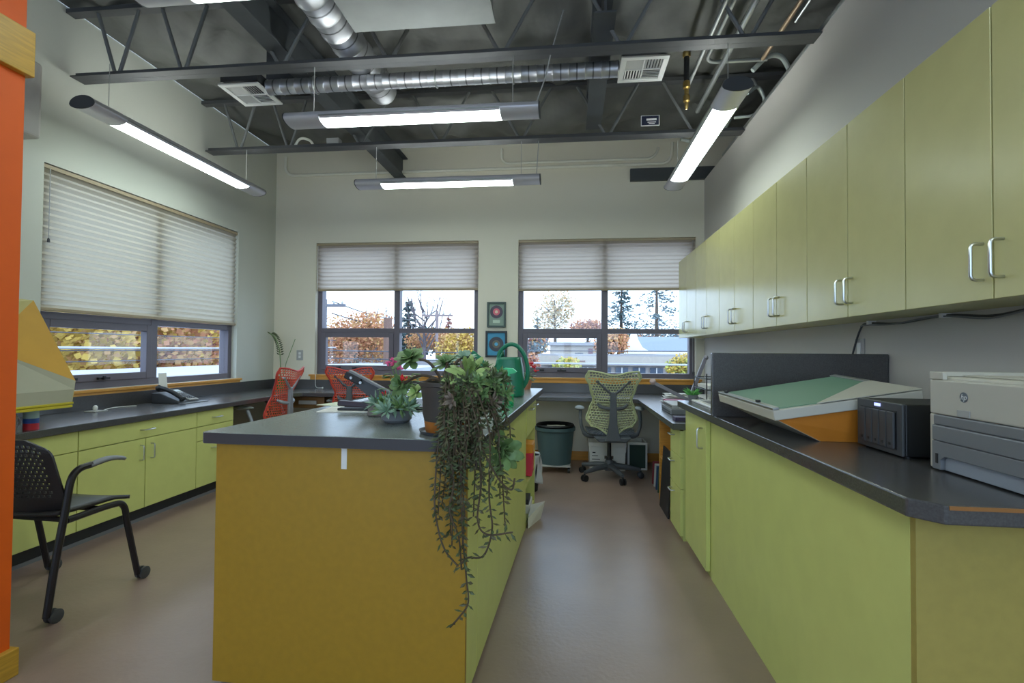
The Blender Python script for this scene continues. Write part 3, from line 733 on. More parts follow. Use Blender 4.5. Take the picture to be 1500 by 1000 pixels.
# ------------------------------------------------------------ black guest chair at the left
gc = thing('guest_chair', 'black guest chair with perforated back and castors at the left edge', 'chair', (-2.50, 2.24, 0), R(-2))
blk = M('black_chair_plastic', (44, 42, 42), .42); blkm = M('black_chair_tube', (40, 36, 38), .35, .3)
def gback(u, v):
    k = 2*u-1
    w = .262 - .03*max(0, (v-.8)/.2)**2 - (.04*max(0, (.18-v)/.18))
    return (k*w, -.17-.07*v-.05*(1-k*k)+.03*(1-v)**2, .455+.345*v-.03*max(0, abs(k)-.7)/.3*(v**4)*1.2)
MB().perf(gback, 24, 18, .62, lambda u, v: .07 < u < .93 and .22 < v < .95).build('backrest', blk, gc, local=True, solid=.012)
def gseat(u, v):
    k = 2*u-1
    return (k*(.25+.01*math.sin(3*v)), -.2+.37*v, .448+.012*k*k-.02*max(0, v-.75)/.25+.004*(1-v))
MB().grid(gseat, 16, 16).build('seat', blk, gc, local=True, smooth=True, solid=.018)
for s in (-1, 1):
    rear = smoothpts([(s*.272, -.245, .035), (s*.272, -.215, .25), (s*.272, -.175, .48), (s*.272, -.155, .60), (s*.272, -.12, .645), (s*.272, -.06, .655)])
    a = MB().tube(rear, .0155, 10).build('rear_leg', blkm, gc, local=True, smooth=True)
    ap = MB().grid(lambda u, v: (s*.272+(2*u-1)*.024*(1-.3*(2*v-1)**2), -.07+.175*v, .655+.022*math.sin(v*2.6)-.012*v-.008*(2*u-1)**2), 6, 14)
    ap.build('armrest', mgrey, a, local=True, smooth=True, solid=.014)
    fr = smoothpts([(s*.262, -.16, .425), (s*.262, .05, .43), (s*.265, .12, .41), (s*.268, .145, .3), (s*.272, .205, .035)])
    MB().tube(fr, .015, 10).build('front_leg', blkm, gc, local=True, smooth=True)
    for yy in (-.245, .205):
        c = MB()
        for q in (-.013, .013):
            c.tube([(s*.272+q-.008, yy+.03, .03), (s*.272+q-.006, yy+.03, .03), (s*.272+q+.006, yy+.03, .03), (s*.272+q+.008, yy+.03, .03)], [.025, .03, .03, .025], 16)
        c.tube([(s*.272, yy, .055), (s*.272, yy+.005, .045), (s*.272, yy+.03, .032)], .009, 8)
        c.build('castor', dgrey, gc, local=True, smooth=True)
MB().tube([(-.255, .0, .43), (.255, .0, .43)], .013, 8).tube([(-.255, -.15, .425), (.255, -.15, .425)], .013, 8).build('cross_tube', blkm, gc, local=True, smooth=True)

# ------------------------------------------------------------ left counter things
hd = thing('faceted_hood', 'large faceted ochre and grey hood standing over boxes on left counter', 'hood', (-3.1, 2.2, .862))
ymat = M('chartreuse_edge', (206, 190, 40), .45); och = M('ochre_board', (206, 156, 50), .6, var=.08, vs=4); gryb = M('grey_green_board', (176, 174, 150), .6, var=.06, vs=4); stb = M('straw_board', (196, 186, 120), .6, var=.05)
y0, y1 = 1.72, 2.655
MB().box(-3.42, y0, .862, -2.835, y1-.02, .876).box(-3.42, y0, .88, -2.838, y1-.012, .892).box(-3.41, y0+.01, .876, -2.845, y1-.025, .88).build('base_rim', ymat, hd, bevel=.002)
A0, A1 = (-2.845, y0, .892), (-2.845, y1-.015, .892)
B0, B1 = (-2.85, y0, .955), (-2.85, y1, .962)
C1 = (-2.86, y1+.015, 1.01)
D0, D1 = (-3.12, y0, 1.49), (-3.12, y1-.01, 1.478)
Mid = (-2.99, 2.30, 1.20); E1 = (-3.42, y1-.03, 1.478); E0 = (-3.42, y0, 1.49); F1 = (-3.42, y1-.015, .892); F0 = (-3.42, y0, .892)
L0 = (-2.95, y0, 1.32)
MB().add([A0, A1, B1, B0, F0, F1], [(0, 1, 2, 3), (0, 3, 4), (1, 5, 2), (0, 4, 5, 1)]).build('lower_band', gryb, hd)
MB().add([B0, B1, Mid, L0], [(0, 1, 2, 3)]).add([B1, C1, Mid], [(0, 1, 2)]).build('grey_facet', gryb, hd, solid=.003)
MB().add([C1, D1, Mid], [(0, 1, 2)]).build('ochre_facet', och, hd, solid=.003)
MB().add([D1, D0, L0, Mid], [(0, 1, 2, 3)]).build('straw_facet', stb, hd, solid=.003)
MB().add([D0, D1, E1, E0, F1, F0, C1, B1, A1], [(0, 1, 2, 3), (3, 2, 4, 5), (1, 6, 7, 8, 4, 2)]).build('back_shell', stb, hd, solid=.003)
t = thing('storage_box', 'grey storage box under the large faceted hood, left counter', 'storage box', (-3.05, 2.1, .75))
MB().box(-3.35, 1.75, .75, -2.90, 2.33, .8615).build('body', mgrey, t, bevel=.003)
MB().box(-2.899, 1.77, .757, -2.893, 2.04, .85).build('drawer', mgrey, t, bevel=.002)
MB().box(-2.899, 2.05, .757, -2.893, 2.31, .81).build('drawer', lgrey, t, bevel=.002)
t = thing('mug', 'white mug under the hood between grey box and striped can', 'mug', (-3.0, 2.43, .75))
MB().lathe([(.03, 0), (.036, .01), (.036, .085), (.032, .085), (.03, .015)], (-3.0, 2.43, .75), 20).build('body', white, t, smooth=True)
MB().tube(arc((-3.0, 2.466, .795), .024, -90, 90, 8, 'yz'), .005, 8).build('handle', white, t, smooth=True)
t = thing('canister', 'red, blue and pale striped can at the counter edge under the hood', 'can', (-2.955, 2.51, .75))
for nm, a, b, m_ in (('red_band', 0, .035, M('can_red', (206, 44, 60), .4)), ('blue_band', .035, .062, M('can_blue', (44, 84, 170), .4)), ('pale_band', .062, .108, M('can_pale', (170, 200, 206), .4))):
    MB().lathe([(.034, a), (.034, b)], (-2.955, 2.51, .75), 22).build(nm, m_, t, smooth=True)
t = thing('telephone', 'black desk telephone with grey keypad under left wall window', 'telephone', (-3.3, 3.97, .75), R(0))
MB().prism([(-3.43, .752), (-3.17, .752), (-3.17, .765), (-3.36, .835), (-3.43, .835)], 'y', 3.86, 4.08).build('body', dgrey, t, bevel=.006)
rot = Matrix.Rotation(R(20.2), 3, 'Y')
MB().obox((-3.262, 4.02, .8055), (.19, .10, .008), rot).build('keypad_panel', lgrey, t, bevel=.002)
kp = MB()
for i in range(5):
    for j in range(4): kp.obox((-3.20-.024*i, 3.985+.022*j, .789+.0088*i), (.014, .014, .006), rot)
kp.build('keys', dgrey, t)
MB().obox((-3.345, 4.02, .842), (.04, .085, .006), rot).build('display', M('lcd', (150, 160, 150), .3), t)
MB().tube(smoothpts([(-3.40, 3.89, .868), (-3.37, 3.89, .875), (-3.28, 3.89, .848), (-3.19, 3.89, .80), (-3.17, 3.89, .78)]), [.026]*5+[.018]*15+[.026]*5, 12).build('handset', black, t, smooth=True)
MB().box(-3.18, 3.85, .7505, -3.12, 4.12, .757).build('base_plate', mgrey, t, bevel=.002)
solo(MB().obox((-3.405, 3.945, .935), (.004, .085, .125), Matrix.Rotation(R(-6), 3, 'Y')), 'note_card', paper, 'small white card propped up behind the black telephone', 'card', (-3.405, 3.945, .875))
t = thing('charger', 'small white charger with cable lying on the left counter', 'charger', (-3.36, 3.3, .75))
MB().box(-3.40, 3.24, .7505, -3.31, 3.34, .756).build('plate', lgrey, t)
MB().sph((-3.36, 3.29, .775), (.014, .018, .02), 10, 6).build('plug', white, t, smooth=True)
MB().tube(smoothpts([(-3.36, 3.36, .754), (-3.40, 3.46, .756), (-3.42, 3.55, .754), (-3.38, 3.66, .754)]), .003, 6).build('cable', white, t, smooth=True)
# corner plant
t = thing('potted_plant', 'slim potted plant in a green pot in the far left corner', 'plant', (-3.33, 5.58, .75))
gp = M('green_pot', (26, 130, 64), .4)
MB().lathe([(.042, 0), (.052, .11), (.055, .115), (.055, .125), (.048, .125), (.046, .115)], (-3.33, 5.58, .75), 20).build('pot', gp, t, smooth=True)
MB().lathe([(.046, .112), (.046, .114)], (-3.33, 5.58, .75), 16).build('soil', soil, t)
st = smoothpts([(-3.33, 5.58, .86), (-3.33, 5.575, 1.05), (-3.345, 5.57, 1.22), (-3.39, 5.56, 1.34), (-3.45, 5.55, 1.39)])
MB().tube(st, .005, 6).build('stem', leafg, t, smooth=True)
lf = MB()
for i in range(9, len(st)-1, 1):
    d = Vector((.35, 0, .3))
    lf.leaf(st[i], (.8, -.15, .3), .062, .009, .3, Vector((0, 1, .2))); lf.leaf(st[i], (-.7, .1, .4), .058, .009, .3, Vector((0, 1, .2)))
lf.build('leaves', leafd, t)
MB().tube([(-3.31, 5.60, .86), (-3.285, 5.62, 1.05), (-3.20, 5.66, 1.33)], .0035, 6).build('stake', leafg, t)
for x, z, lab in ((-3.19, 1.14, 'white switch plate on the back wall beside the corner plant'),):
    t = thing('switch_plate', lab, 'switch', (x, YB-.005, z))
    MB().box(x-.04, YB-.007, z-.06, x+.04, YB-.0005, z+.06).build('plate', lgrey, t, bevel=.002)
    MB().box(x-.014, YB-.011, z-.035, x+.014, YB-.0072, z-.005).box(x-.014, YB-.011, z+.005, x+.014, YB-.0072, z+.035).build('socket', white, t, bevel=.002)
bx = solo(MB().box(XL+.001, 1.9, 2.485, -3.25, 2.78, 2.955), 'wall_box', wallR, 'white boxed enclosure high on left wall beside the orange wall', 'box', (-3.4, 2.35, 2.485), bevel=.02, seg=3)
t = thing('under_desk_drawer', 'brown wooden drawer slung under the back desk by the corner', 'drawer', (-2.8, 5.5, .58))
MB().box(-2.98, 5.2, .58, -2.6, 5.7, .6999).build('body', M('brown_wood', (126, 92, 50), .5, var=.15), t, bevel=.003)
MB().box(-2.88, 5.18, .62, -2.68, 5.199, .66).build('tray', lgrey, t, bevel=.003)

# ------------------------------------------------------------ things on the island
t = thing('paper_trimmer', 'paper trimmer with its dark arm raised across the red chair', 'paper trimmer', (-.95, 2.6, .909))
MB().box(-1.12, 2.45, .9095, -.66, 2.85, .925).build('board', dgrey, t, bevel=.003)
v0, v1 = Vector((-1.12, 2.5, 1.085)), Vector((-.80, 2.5, .935))
dx = (v1-v0).normalized(); up_ = Vector((-dx.z, 0, dx.x)) * (1 if dx.x > 0 else -1)
L = (v1-v0).length
pl = [v0-up_*.022, v0+up_*.008, v1+up_*.004, v1-up_*.012, v0+dx*L*.62-up_*.075, v0+dx*L*.28-up_*.05]
MB().prism([(p.x, p.z) for p in pl], 'y', 2.494, 2.506).build('blade', dgrey, t)
MB().prism([(p.x, p.z) for p in (v0+up_*.004, v0+up_*.018, v1+up_*.010, v1+up_*.002)], 'y', 2.485, 2.515).build('arm', mgrey, t, bevel=.003)
MB().obox(v0+dx*.035-up_*.012, (.09, .045, .036), Matrix.Rotation(math.atan2(-dx.z, dx.x), 3, 'Y')).build('grip', black, t, bevel=.006)
for q in (.03, .085):
    c = v0+dx*q-up_*.012; MB().tube([(c.x, 2.472, c.z), (c.x, 2.478, c.z)], .007, 10).build('screw', chrome, t)
MB().tube([(-.80, 2.48, .9255), (-.80, 2.48, .955)], .02, 12).build('pivot', dgrey, t)
t = thing('stapler', 'dark long stapler lying on papers on the island', 'stapler', (-1.02, 2.36, .91))
MB().box(-1.10, 2.33, .9135, -.94, 2.37, .925).build('base', black, t, bevel=.003)
MB().obox((-1.02, 2.35, .943), (.165, .036, .026), Matrix.Rotation(R(3), 3, 'Y')).build('top_arm', M('plum_plastic', (58, 46, 58), .4), t, bevel=.006)
for i, (x, y_, w_, d_, rz, lab) in enumerate(((-1.04, 2.40, .30, .22, 8, 'white paper sheets under the stapler on the island'),)):
    solo(MB().obox((x, y_, .9112), (w_, d_, .0035), Matrix.Rotation(R(rz), 3, 'Z')), 'paper_sheets', paper, lab, 'paper', (x, y_, .9095))
solo(MB().obox((-1.12, 2.62, .9105), (.2, .16, .003), Matrix.Rotation(R(-14), 3, 'Z')), 'paper_sheets', M('cream_paper', (214, 220, 196), .8), 'cream paper left of the paper trimmer on the island', 'paper', (-1.12, 2.62, .9095)).location.x = -1.21
t = thing('pen_cluster', 'small bundle of clips and pens beside the stapler', 'pens', (-.93, 2.30, .913))
for i in range(7):
    a = R(25*i+10); MB().tube([(-.92, 2.29, .918+.006*i), (-.92+.05*math.cos(a), 2.29+.05*math.sin(a), .92+.006*i)], .004, 6).build('pen', [mgrey, black, M('pen_yellow', (210, 190, 60), .4), chrome, M('pen_blue', (50, 70, 140), .4), mgrey, dgrey][i], t)
t = thing('desk_holder', 'grey-brown wedge-shaped desk holder with teal insert on the island', 'desk holder', (-.80, 2.2, .909))
MB().prism([(-.885, .9095), (-.74, .9095), (-.735, .955), (-.76, .975), (-.86, .985), (-.88, .96)], 'y', 2.16, 2.24).build('body', M('taupe_plastic', (126, 116, 108), .55), t, bevel=.008)
MB().prism([(-.862, .9855), (-.815, .981), (-.835, .996)], 'y', 2.17, 2.23).build('insert', M('teal_insert', (90, 160, 150), .5), t)
# watering can
wc = thing('watering_can', 'dark green watering can with long spout at the far end of the island', 'watering can', (-.39, 3.3, .909), R(-4))
cang = M('can_green', (26, 124, 92), .38, var=.06)
m = MB(); rings = [(0, .088, .075), (.012, .098, .084), (.1, .1, .085), (.19, .09, .078), (.235, .08, .07), (.255, .078, .068)]
n = 28
for z, a, b in rings:
    for j in range(n):
        w_ = 2*math.pi*j/n; c_, s_ = math.cos(w_), math.sin(w_)
        e_ = .75
        m.v.append((a*math.copysign(abs(c_)**e_, c_), b*math.copysign(abs(s_)**e_, s_), z))
for i in range(len(rings)-1):
    for j in range(n): m.f.append((i*n+j, i*n+(j+1) % n, (i+1)*n+(j+1) % n, (i+1)*n+j))
m.f.append(tuple(reversed(range(n))))
m.build('body', cang, wc, local=True, smooth=True, solid=.004)
MB().tube(smoothpts([(-.07, 0, .245), (-.06, 0, .29), (-.01, 0, .335), (.05, 0, .33), (.1, 0, .27), (.122, 0, .19), (.118, 0, .11), (.092, 0, .06)]), .0135, 10).build('handle', cang, wc, local=True, smooth=True)
MB().tube(smoothpts([(-.07, 0, .05), (-.12, 0, .10), (-.16, 0, .17), (-.19, 0, .23), (-.235, 0, .275), (-.25, 0, .282)]), [.03]*4+[.026]*7+[.02]*7+[.016]*8, 12).build('spout', cang, wc, local=True, smooth=True)
m = MB().grid(lambda u, v: (-.085+.045*v+.0*u, -.062*(1-.4*v)+.124*(1-.4*v)*u, .19+.11*v-.03*(2*u-1)**2*v), 8, 6)
m.build('splash_guard', cang, wc, local=True, smooth=True, solid=.006)
sb = thing('spray_bottle', 'translucent green spray bottle in front of the watering can', 'spray bottle', (-.325, 2.68, .909))
spg = M('clear_green_plastic', (30, 196, 120), .15, trans=.75); spt = M('mint_plastic', (84, 214, 150), .35)
MB().lathe([(.03, 0), (.036, .006), (.036, .06), (.032, .095), (.018, .135), (.013, .15), (.013, .158)], (0, 0, 0), 20).build('bottle', spg, sb, local=True, smooth=True)
MB().prism([(-.055, .176), (-.05, .192), (-.01, .206), (.03, .203), (.052, .186), (.04, .178), (.014, .172), (.014, .158), (-.012, .158), (-.014, .176)], 'y', -.013, .013).build('spray_head', spt, sb, local=True, bevel=.003)
MB().tube(smoothpts([(-.018, 0, .178), (-.03, 0, .15), (-.026, 0, .125)]), .004, 6).build('trigger', dgrey, sb, local=True, smooth=True)
MB().tube(smoothpts([(.0, 0, .15), (.0, 0, .06), (.014, .0, .02), (.02, 0, .008)]), .0025, 6).build('dip_tube', white, sb, local=True)

# ------------------------------------------------------------ island shelves
def abox(name, lab, cat, x0, y0_, z0, x1, y1_, z1, mt, grp=None, bev=.002):
    return solo(MB().box(x0, y0_, z0, x1, y1_, z1), name, mt, lab, cat, ((x0+x1)/2, (y0_+y1_)/2, z0), grp, bevel=bev)
abox('card_box', 'orange-yellow box on upper shelf at the island end', 'box', -.55, 3.75, .4565, -.262, 3.96, .52, M('amber_card', (236, 160, 40), .5))
abox('card_box', 'hot pink box under the orange one on the island shelf', 'box', -.55, 3.72, .295, -.268, 3.93, .456, M('pink_card', (232, 56, 84), .5))
abox('book', 'white book lying on the bottom shelf of the island', 'book', -.55, 3.66, .0405, -.275, 3.90, .10, paper)
abox('book', 'black book lying on the white book in the island', 'book', -.53, 3.68, .1005, -.285, 3.86, .135, black)
t = thing('paper_tray', 'pale paper tray sticking out of the island bottom shelf', 'paper tray', (-.2, 3.63, .0))
MB().add([(-.272, 3.48, .0), (-.20, 3.70, .0), (-.272, 3.70, .0), (-.272, 3.48, .075), (-.17, 3.72, .12), (-.272, 3.72, .09)], [(0, 1, 2), (0, 3, 4, 1), (3, 5, 4), (1, 4, 5, 2)]).build('sheet', paper, t, solid=.003)

# ------------------------------------------------------------ floor things at the back
t = thing('waste_bin', 'grey-green waste bin on a castor dolly beside the island', 'bin', (-.14, 5.25, 0))
binm = M('bin_green', (74, 98, 102), .5)
MB().lathe([(.16, .075), (.19, .40), (.195, .40), (.205, .41), (.205, .44), (.19, .44), (.182, .40), (.15, .09)], (-.14, 5.25, 0), 28, cap=True).build('bucket', binm, t, smooth=True)
MB().lathe([(.152, .42), (.198, .455), (.185, .47), (.15, .45)], (-.14, 5.25, 0), 22, cap=False).build('bin_liner', black, t, smooth=True)
MB().obox((-.13, 5.17, .43), (.18, .03, .07), Matrix.Rotation(R(10), 3, 'Z')).build('newspaper', M('newsprint', (170, 168, 156), .8), t)
MB().box(-.30, 5.09, .058, .02, 5.41, .0745).build('dolly_deck', lgrey, t, bevel=.004)
for a, b in ((-.28, 5.12), (0, 5.12), (-.28, 5.38), (0, 5.38)):
    MB().tube([(a-.012, b, .03), (a+.012, b, .03)], .03, 14).tube([(a, b, .03), (a, b, .06)], .007, 6).build('castor', black, t, smooth=True)
t = thing('small_bin', 'small black bin with crumpled white bag at the island end', 'bin', (-.33, 4.45, 0))
MB().lathe([(.085, 0), (.105, .3), (.10, .3), (.082, .01)], (-.35, 4.45, 0), 20).build('bucket', black, t, smooth=True)
random.seed(4)
bg_ = MB().grid(lambda u, v: (-.35+(.108+.02*math.sin(9*u*6.283)*v+.01*math.sin(23*u+5*v))*math.cos(6.283*u-1.2), 4.45+(.108+.02*math.sin(9*u*6.283)*v)*math.sin(6.283*u-1.2), .315-.16*v-.09*v*max(0, math.cos(6.283*u-1.0))), 60, 12)
bg_.build('plastic_bag', M('bag_film', (206, 208, 216), .35), t, smooth=True, solid=.002)
bb = thing('archive_box', 'white archive box with black writing under the back desk behind green chair', 'box', (.38, 5.45, 0))
MB().box(.21, 5.28, 0, .57, 5.68, .24).build('box', paper, bb, bevel=.003); MB().box(.2, 5.27, .2405, .58, 5.69, .285).build('lid', paper, bb, bevel=.003)
MB().box(.205, 5.268, .19, .575, 5.2695, .2405).build('lid_lip', paper, bb)
mk = MB().box(.24, 5.2785, .175, .27, 5.2799, .185).tube([(.235, 5.279, .205), (.25, 5.279, .225), (.265, 5.279, .205)], .004, 6).box(.272, 5.2785, .205, .36, 5.2799, .222)
for i in range(3): mk.box(.235, 5.2785, .075+.035*i, .235+.10-.02*i, 5.2799, .081+.035*i)
mk.build('printed_lines', black, bb)
MB().box(.36, 5.2775, .12, .45, 5.2799, .15).build('hand_hole', M('hole_brown', (110, 96, 76), .8), bb, bevel=.001)
b2 = thing('file_box', 'white open box holding dark green folders, right of the archive box', 'box', (.69, 5.5, 0))
MB().box(.60, 5.36, 0, .80, 5.38, .28).box(.60, 5.381, 0, .615, 5.68, .28).box(.785, 5.381, 0, .80, 5.68, .28).box(.616, 5.66, 0, .784, 5.68, .28).box(.616, 5.381, 0, .784, 5.66, .01).build('box', paper, b2, bevel=.002)
MB().box(.62, 5.3585, .02, .78, 5.3599, .255).build('front_panel', M('dark_green_card', (40, 66, 54), .6), b2)
pcs = [M('mag%d' % i, c, .5) for i, c in enumerate(((206, 206, 200), (50, 92, 74), (60, 90, 130), (214, 214, 208), (150, 60, 70)))]
pn = ['white', 'green', 'blue', 'pale', 'maroon']
for i in range(5):
    o = solo(MB().obox((0, 0, .11), (.20, .012+.006*(i % 3), .22)), 'magazine', pcs[i], '%s magazine leaning in the row beside the maple bookcase' % pn[i], 'magazine', (0, 0, 0), 'magazines on the floor under the right desk')
    o.location = (.86, 4.42+.10*i, .0); o.rotation_euler = (R(14), 0, 0)
# ------------------------------------------------------------ on the right low desk
t = thing('flat_device', 'grey flat electronic unit on right desk, the lower of two', 'electronic device', (.85, 4.05, .7505))
MB().box(.74, 3.82, .7505, .98, 4.22, .79).build('case', mgrey, t, bevel=.004); MB().box(.7385, 3.86, .76, .7399, 4.18, .772).build('slot', black, t)
t = thing('flat_device', 'pale flat electronic unit stacked on the grey one, right desk', 'electronic device', (.86, 4.05, .7905))
MB().box(.75, 3.84, .7905, .98, 4.2, .82).build('case', lgrey, t, bevel=.004); MB().box(.7485, 3.86, .80, .7499, 4.18, .81).build('slot', dgrey, t); MB().box(.80, 3.8385, .797, .87, 3.8399, .812).build('label_plate', paper, t)
abox('card_box', 'small dark purple box at the front edge of the right desk', 'box', .70, 3.48, .7505, .80, 3.58, .775, M('plum_card', (76, 66, 92), .6))
pp = MB(); random.seed(3)
for i in range(14): pp.obox((1.0+random.uniform(-.04, .04), 4.78+random.uniform(-.04, .04), .753+.0058*i), (.26, .2, .003), Matrix.Rotation(R(random.uniform(-18, 18)), 3, 'Z') @ Matrix.Rotation(R(random.uniform(-2, 2)), 3, 'X'))
pt = thing('paper_pile', 'loose pile of white papers on the right desk behind the lamp', 'paper', (1.0, 4.78, .7505)); s_ = pp.build('sheets', paper, pt); s_['kind'] = 'stuff'
abox('folder', 'maroon folder beside the white papers on the right desk', 'folder', .82, 4.42, .7505, .99, 4.6, .80, M('maroon_card', (150, 44, 76), .6))
lt = thing('swing_arm_lamp', 'grey swing-arm desk lamp with folded arms on right desk', 'desk lamp', (.97, 4.3, .7505))
lgm = M('lamp_grey', (146, 142, 150), .4, .3)
MB().lathe([(.07, 0), (.07, .02), (.02, .03), (.015, .06)], (.97, 4.3, .7505), 18).build('base', dgrey, lt, smooth=True)
MB().obox(((.97+1.10)/2, 4.3, (.81+1.16)/2), (.03, .02, .375), Matrix.Rotation(math.atan2(.13, .35), 3, 'Y')).build('upper_arm', lgm, lt, bevel=.004)
MB().obox(((.96+.69)/2, 4.28, (.82+.955)/2), (.31, .02, .028), Matrix.Rotation(math.atan2(.135, .27), 3, 'Y')).build('lower_arm', lgm, lt, bevel=.004)
MB().sph((.68, 4.28, .965), .026, 12, 8).build('joint', M('lamp_joint', (196, 170, 164), .4), lt, smooth=True)
MB().sph((1.105, 4.3, 1.165), .02, 12, 8).build('joint', lgm, lt, smooth=True)
t = thing('potted_plant', 'small bright green plant at the sink end of the peninsula', 'plant', (.775, 3.325, PZ+.0125))
MB().lathe([(.025, 0), (.032, .035), (.028, .035)], (.775, 3.325, PZ+.0005), 14).build('pot', mgrey, t, smooth=True)
lf = MB(); random.seed(8)
for i in range(40):
    a = random.uniform(0, 6.28); lf.leaf((.775, 3.325, PZ+.035), (math.cos(a), math.sin(a), random.uniform(.1, 1.1)), random.uniform(.04, .075), .006)
lf.build('leaves', M('bright_leaf', (96, 172, 84), .5), t)
t = thing('wire_tray', 'black wire letter tray filled with papers on the right desk', 'letter tray', (1.1, 3.85, .7505))
wr = MB()
for k in range(4):
    z = .80+.075*k
    wr.tube([(0.93, 3.6, z), (1.28, 3.6, z), (1.28, 3.95, z), (0.93, 3.95, z)], .004, 6, True)
    for i in range(5): wr.tube([(0.93+.07*i, 3.6, z), (0.93+.07*i, 3.95, z)], .002, 4)
for x, y_ in ((0.93, 3.6), (1.28, 3.6), (1.28, 3.95), (0.93, 3.95)): wr.tube([(x, y_, .7506), (x, y_, 1.06)], .004, 6)
wr.build('wire_frame', black, t)
for k in range(3): MB().box(0.95, 3.62, .803+.075*k, 1.26, 3.93, .815+.075*k+.006*k).build('papers', paper, t)
# ------------------------------------------------------------ on the peninsula
P4 = {'L': (.662, 2.37, 1.02), 'N': (.695, 1.84, 1.005), 'R': (1.168, 1.84, 1.083), 'F': (1.175, 2.41, 1.104)}
def S(s, q, h=0):
    L_, N_, R_, F_ = (Vector(P4[k]) for k in 'LNRF')
    p = N_*(1-s)*(1-q)+R_*s*(1-q)+L_*(1-s)*q+F_*s*q
    return tuple(p+Vector((-.165, 0, .986))*h)
def slab(poly, h0, h1):
    n = len(poly)
    return MB().add([S(*p, h0) for p in poly]+[S(*p, h1) for p in poly], [tuple(range(n)), tuple(n+i for i in reversed(range(n)))]+[(i, n+i, n+(i+1) % n, (i+1) % n) for i in range(n)])
lb = thing('light_table', 'tilted light table with green mat on a wooden base beside the divider', 'light table', (.95, 2.1, PZ))
sq = [(0, 0), (1, 0), (1, 1), (0, 1)]
slab(sq, -.035, 0).build('frame', offwhite, lb, bevel=.003)
slab([(.06, .03), (.97, .03), (.97, .97), (.06, .97)], .0005, .003).build('cutting_mat', M('mat_green', (104, 146, 122), .5), lb)
slab([(.30, .0), (1.0, .0), (1.0, .52), (.94, .52)], .0035, .006).build('cover_sheet', offwhite, lb)
slab([(0, 0), (.045, 0), (.045, 1), (0, 1)], .0005, .01).build('edge_rail', alu, lb, bevel=.002)
slab([(.95, .53), (1, .53), (1, 1), (.95, 1)], .0005, .008).build('edge_rail', alu, lb, bevel=.002)
for q in (.25, .85): slab([(.015, q), (.035, q), (.035, q+.04), (.015, q+.04)], .0105, .018).build('clip', black, lb)
tp = [S(.03, .02, -.036), S(.97, .02, -.036), S(.97, .97, -.036), S(.03, .97, -.036)]
bt = [(.86, 1.868, PZ+.0005), (1.14, 1.868, PZ+.0005), (1.14, 2.36, PZ+.0005), (.86, 2.36, PZ+.0005)]
MB().add(tp+bt, [(0, 1, 5, 4), (1, 2, 6, 5), (2, 3, 7, 6), (4, 5, 6, 7)]).build('wooden_base', M('amber_wood', (196, 120, 34), .5, var=.08, vs=9), lb)
MB().add([tp[3], tp[0], bt[0], bt[3]], [(0, 1, 2, 3)]).build('underside_panel', offwhite, lb, solid=.002)
ns = thing('disk_array', 'black five-bay disk storage box between light table and printer', 'storage device', (1.06, 1.7, PZ))
MB().box(.962, 1.588, PZ+.006, 1.19, 1.818, PZ+.157).build('case', black, ns, bevel=.004)
MB().box(.953, 1.588, PZ+.006, .9615, 1.818, PZ+.157).build('bezel', dgrey, ns, bevel=.003)
MB().box(.9515, 1.612, PZ+.022, .9529, 1.795, PZ+.135).build('bay_recess', black, ns)
for i in range(5):
    y_ = 1.616+i*.0357
    b = MB().box(.944, y_, PZ+.024, .9513, y_+.031, PZ+.131).build('drive_bay', dgrey, ns, bevel=.002)
    MB().box(.9425, y_+.011, PZ+.034, .9439, y_+.02, PZ+.042).build('latch', black, b)
MB().box(.9512, 1.69, PZ+.141, .9529, 1.72, PZ+.15).build('display', emit('blue_display', (.25, .3, 1), .8), ns)
for a in (.98, 1.17):
    for b in (1.61, 1.80): MB().lathe([(.009, 0), (.009, .0062)], (a, b, PZ), 8).build('foot', black, ns)
pr = thing('laser_printer', 'putty coloured laser printer with grey paper trays on the peninsula', 'printer', (1.13, 1.31, PZ))
Y0, Y1, X0, Zt = 1.128, 1.485, .96, PZ+.256
MB().box(X0+.012, Y0, PZ+.004, 1.31, Y1, Zt-.012).build('body', offwhite, pr, bevel=.006)
tpc = MB().box(X0+.06, Y0+.03, Zt-.0115, 1.31, Y1-.03, Zt-.008).box(X0+.012, Y0, Zt-.0115, 1.31, Y0+.0295, Zt).box(X0+.012, Y1-.0295, Zt-.0115, 1.31, Y1, Zt)
tpc.build('top_cover', offwhite, pr, bevel=.002)
MB().box(X0, Y0, PZ+.146, X0+.0115, Y1, Zt-.02).build('front_cover', offwhite, pr, bevel=.004)
for a_, b_ in ((Y0, Y0+.05), (Y1-.05, Y1)): MB().box(X0, a_, Zt-.0195, X0+.0115, b_, Zt).build('front_lip', offwhite, pr, bevel=.002)
MB().box(X0+.0, Y1-.018, PZ+.004, X0+.0115, Y1, PZ+.1455).box(X0, Y0, PZ+.004, X0+.0115, Y0+.018, PZ+.1455).build('side_bezel', offwhite, pr, bevel=.003)
for a, b, pro in ((.119, .145, .004), (.078, .118, .008)):
    MB().box(X0-pro, Y0+.019, PZ+a, X0+.0115, Y1-.019, PZ+b).build('tray_flap', mgrey, pr, bevel=.003)
MB().prism([(Y0+.019, PZ+.004), (Y0+.05, PZ+.004), (Y0+.05, PZ+.03), (Y0+.065, PZ+.04), (Y1-.065, PZ+.04), (Y1-.05, PZ+.03), (Y1-.05, PZ+.004), (Y1-.019, PZ+.004), (Y1-.019, PZ+.077), (Y0+.019, PZ+.077)], 'x', X0-.008, X0+.0115).build('tray_front', mgrey, pr, bevel=.002)
MB().box(X0+.002, Y0+.051, PZ+.004, X0+.0114, Y1-.051, PZ+.0395).build('paper_tray', M('tray_blue_grey', (150, 156, 166), .4), pr, bevel=.002)
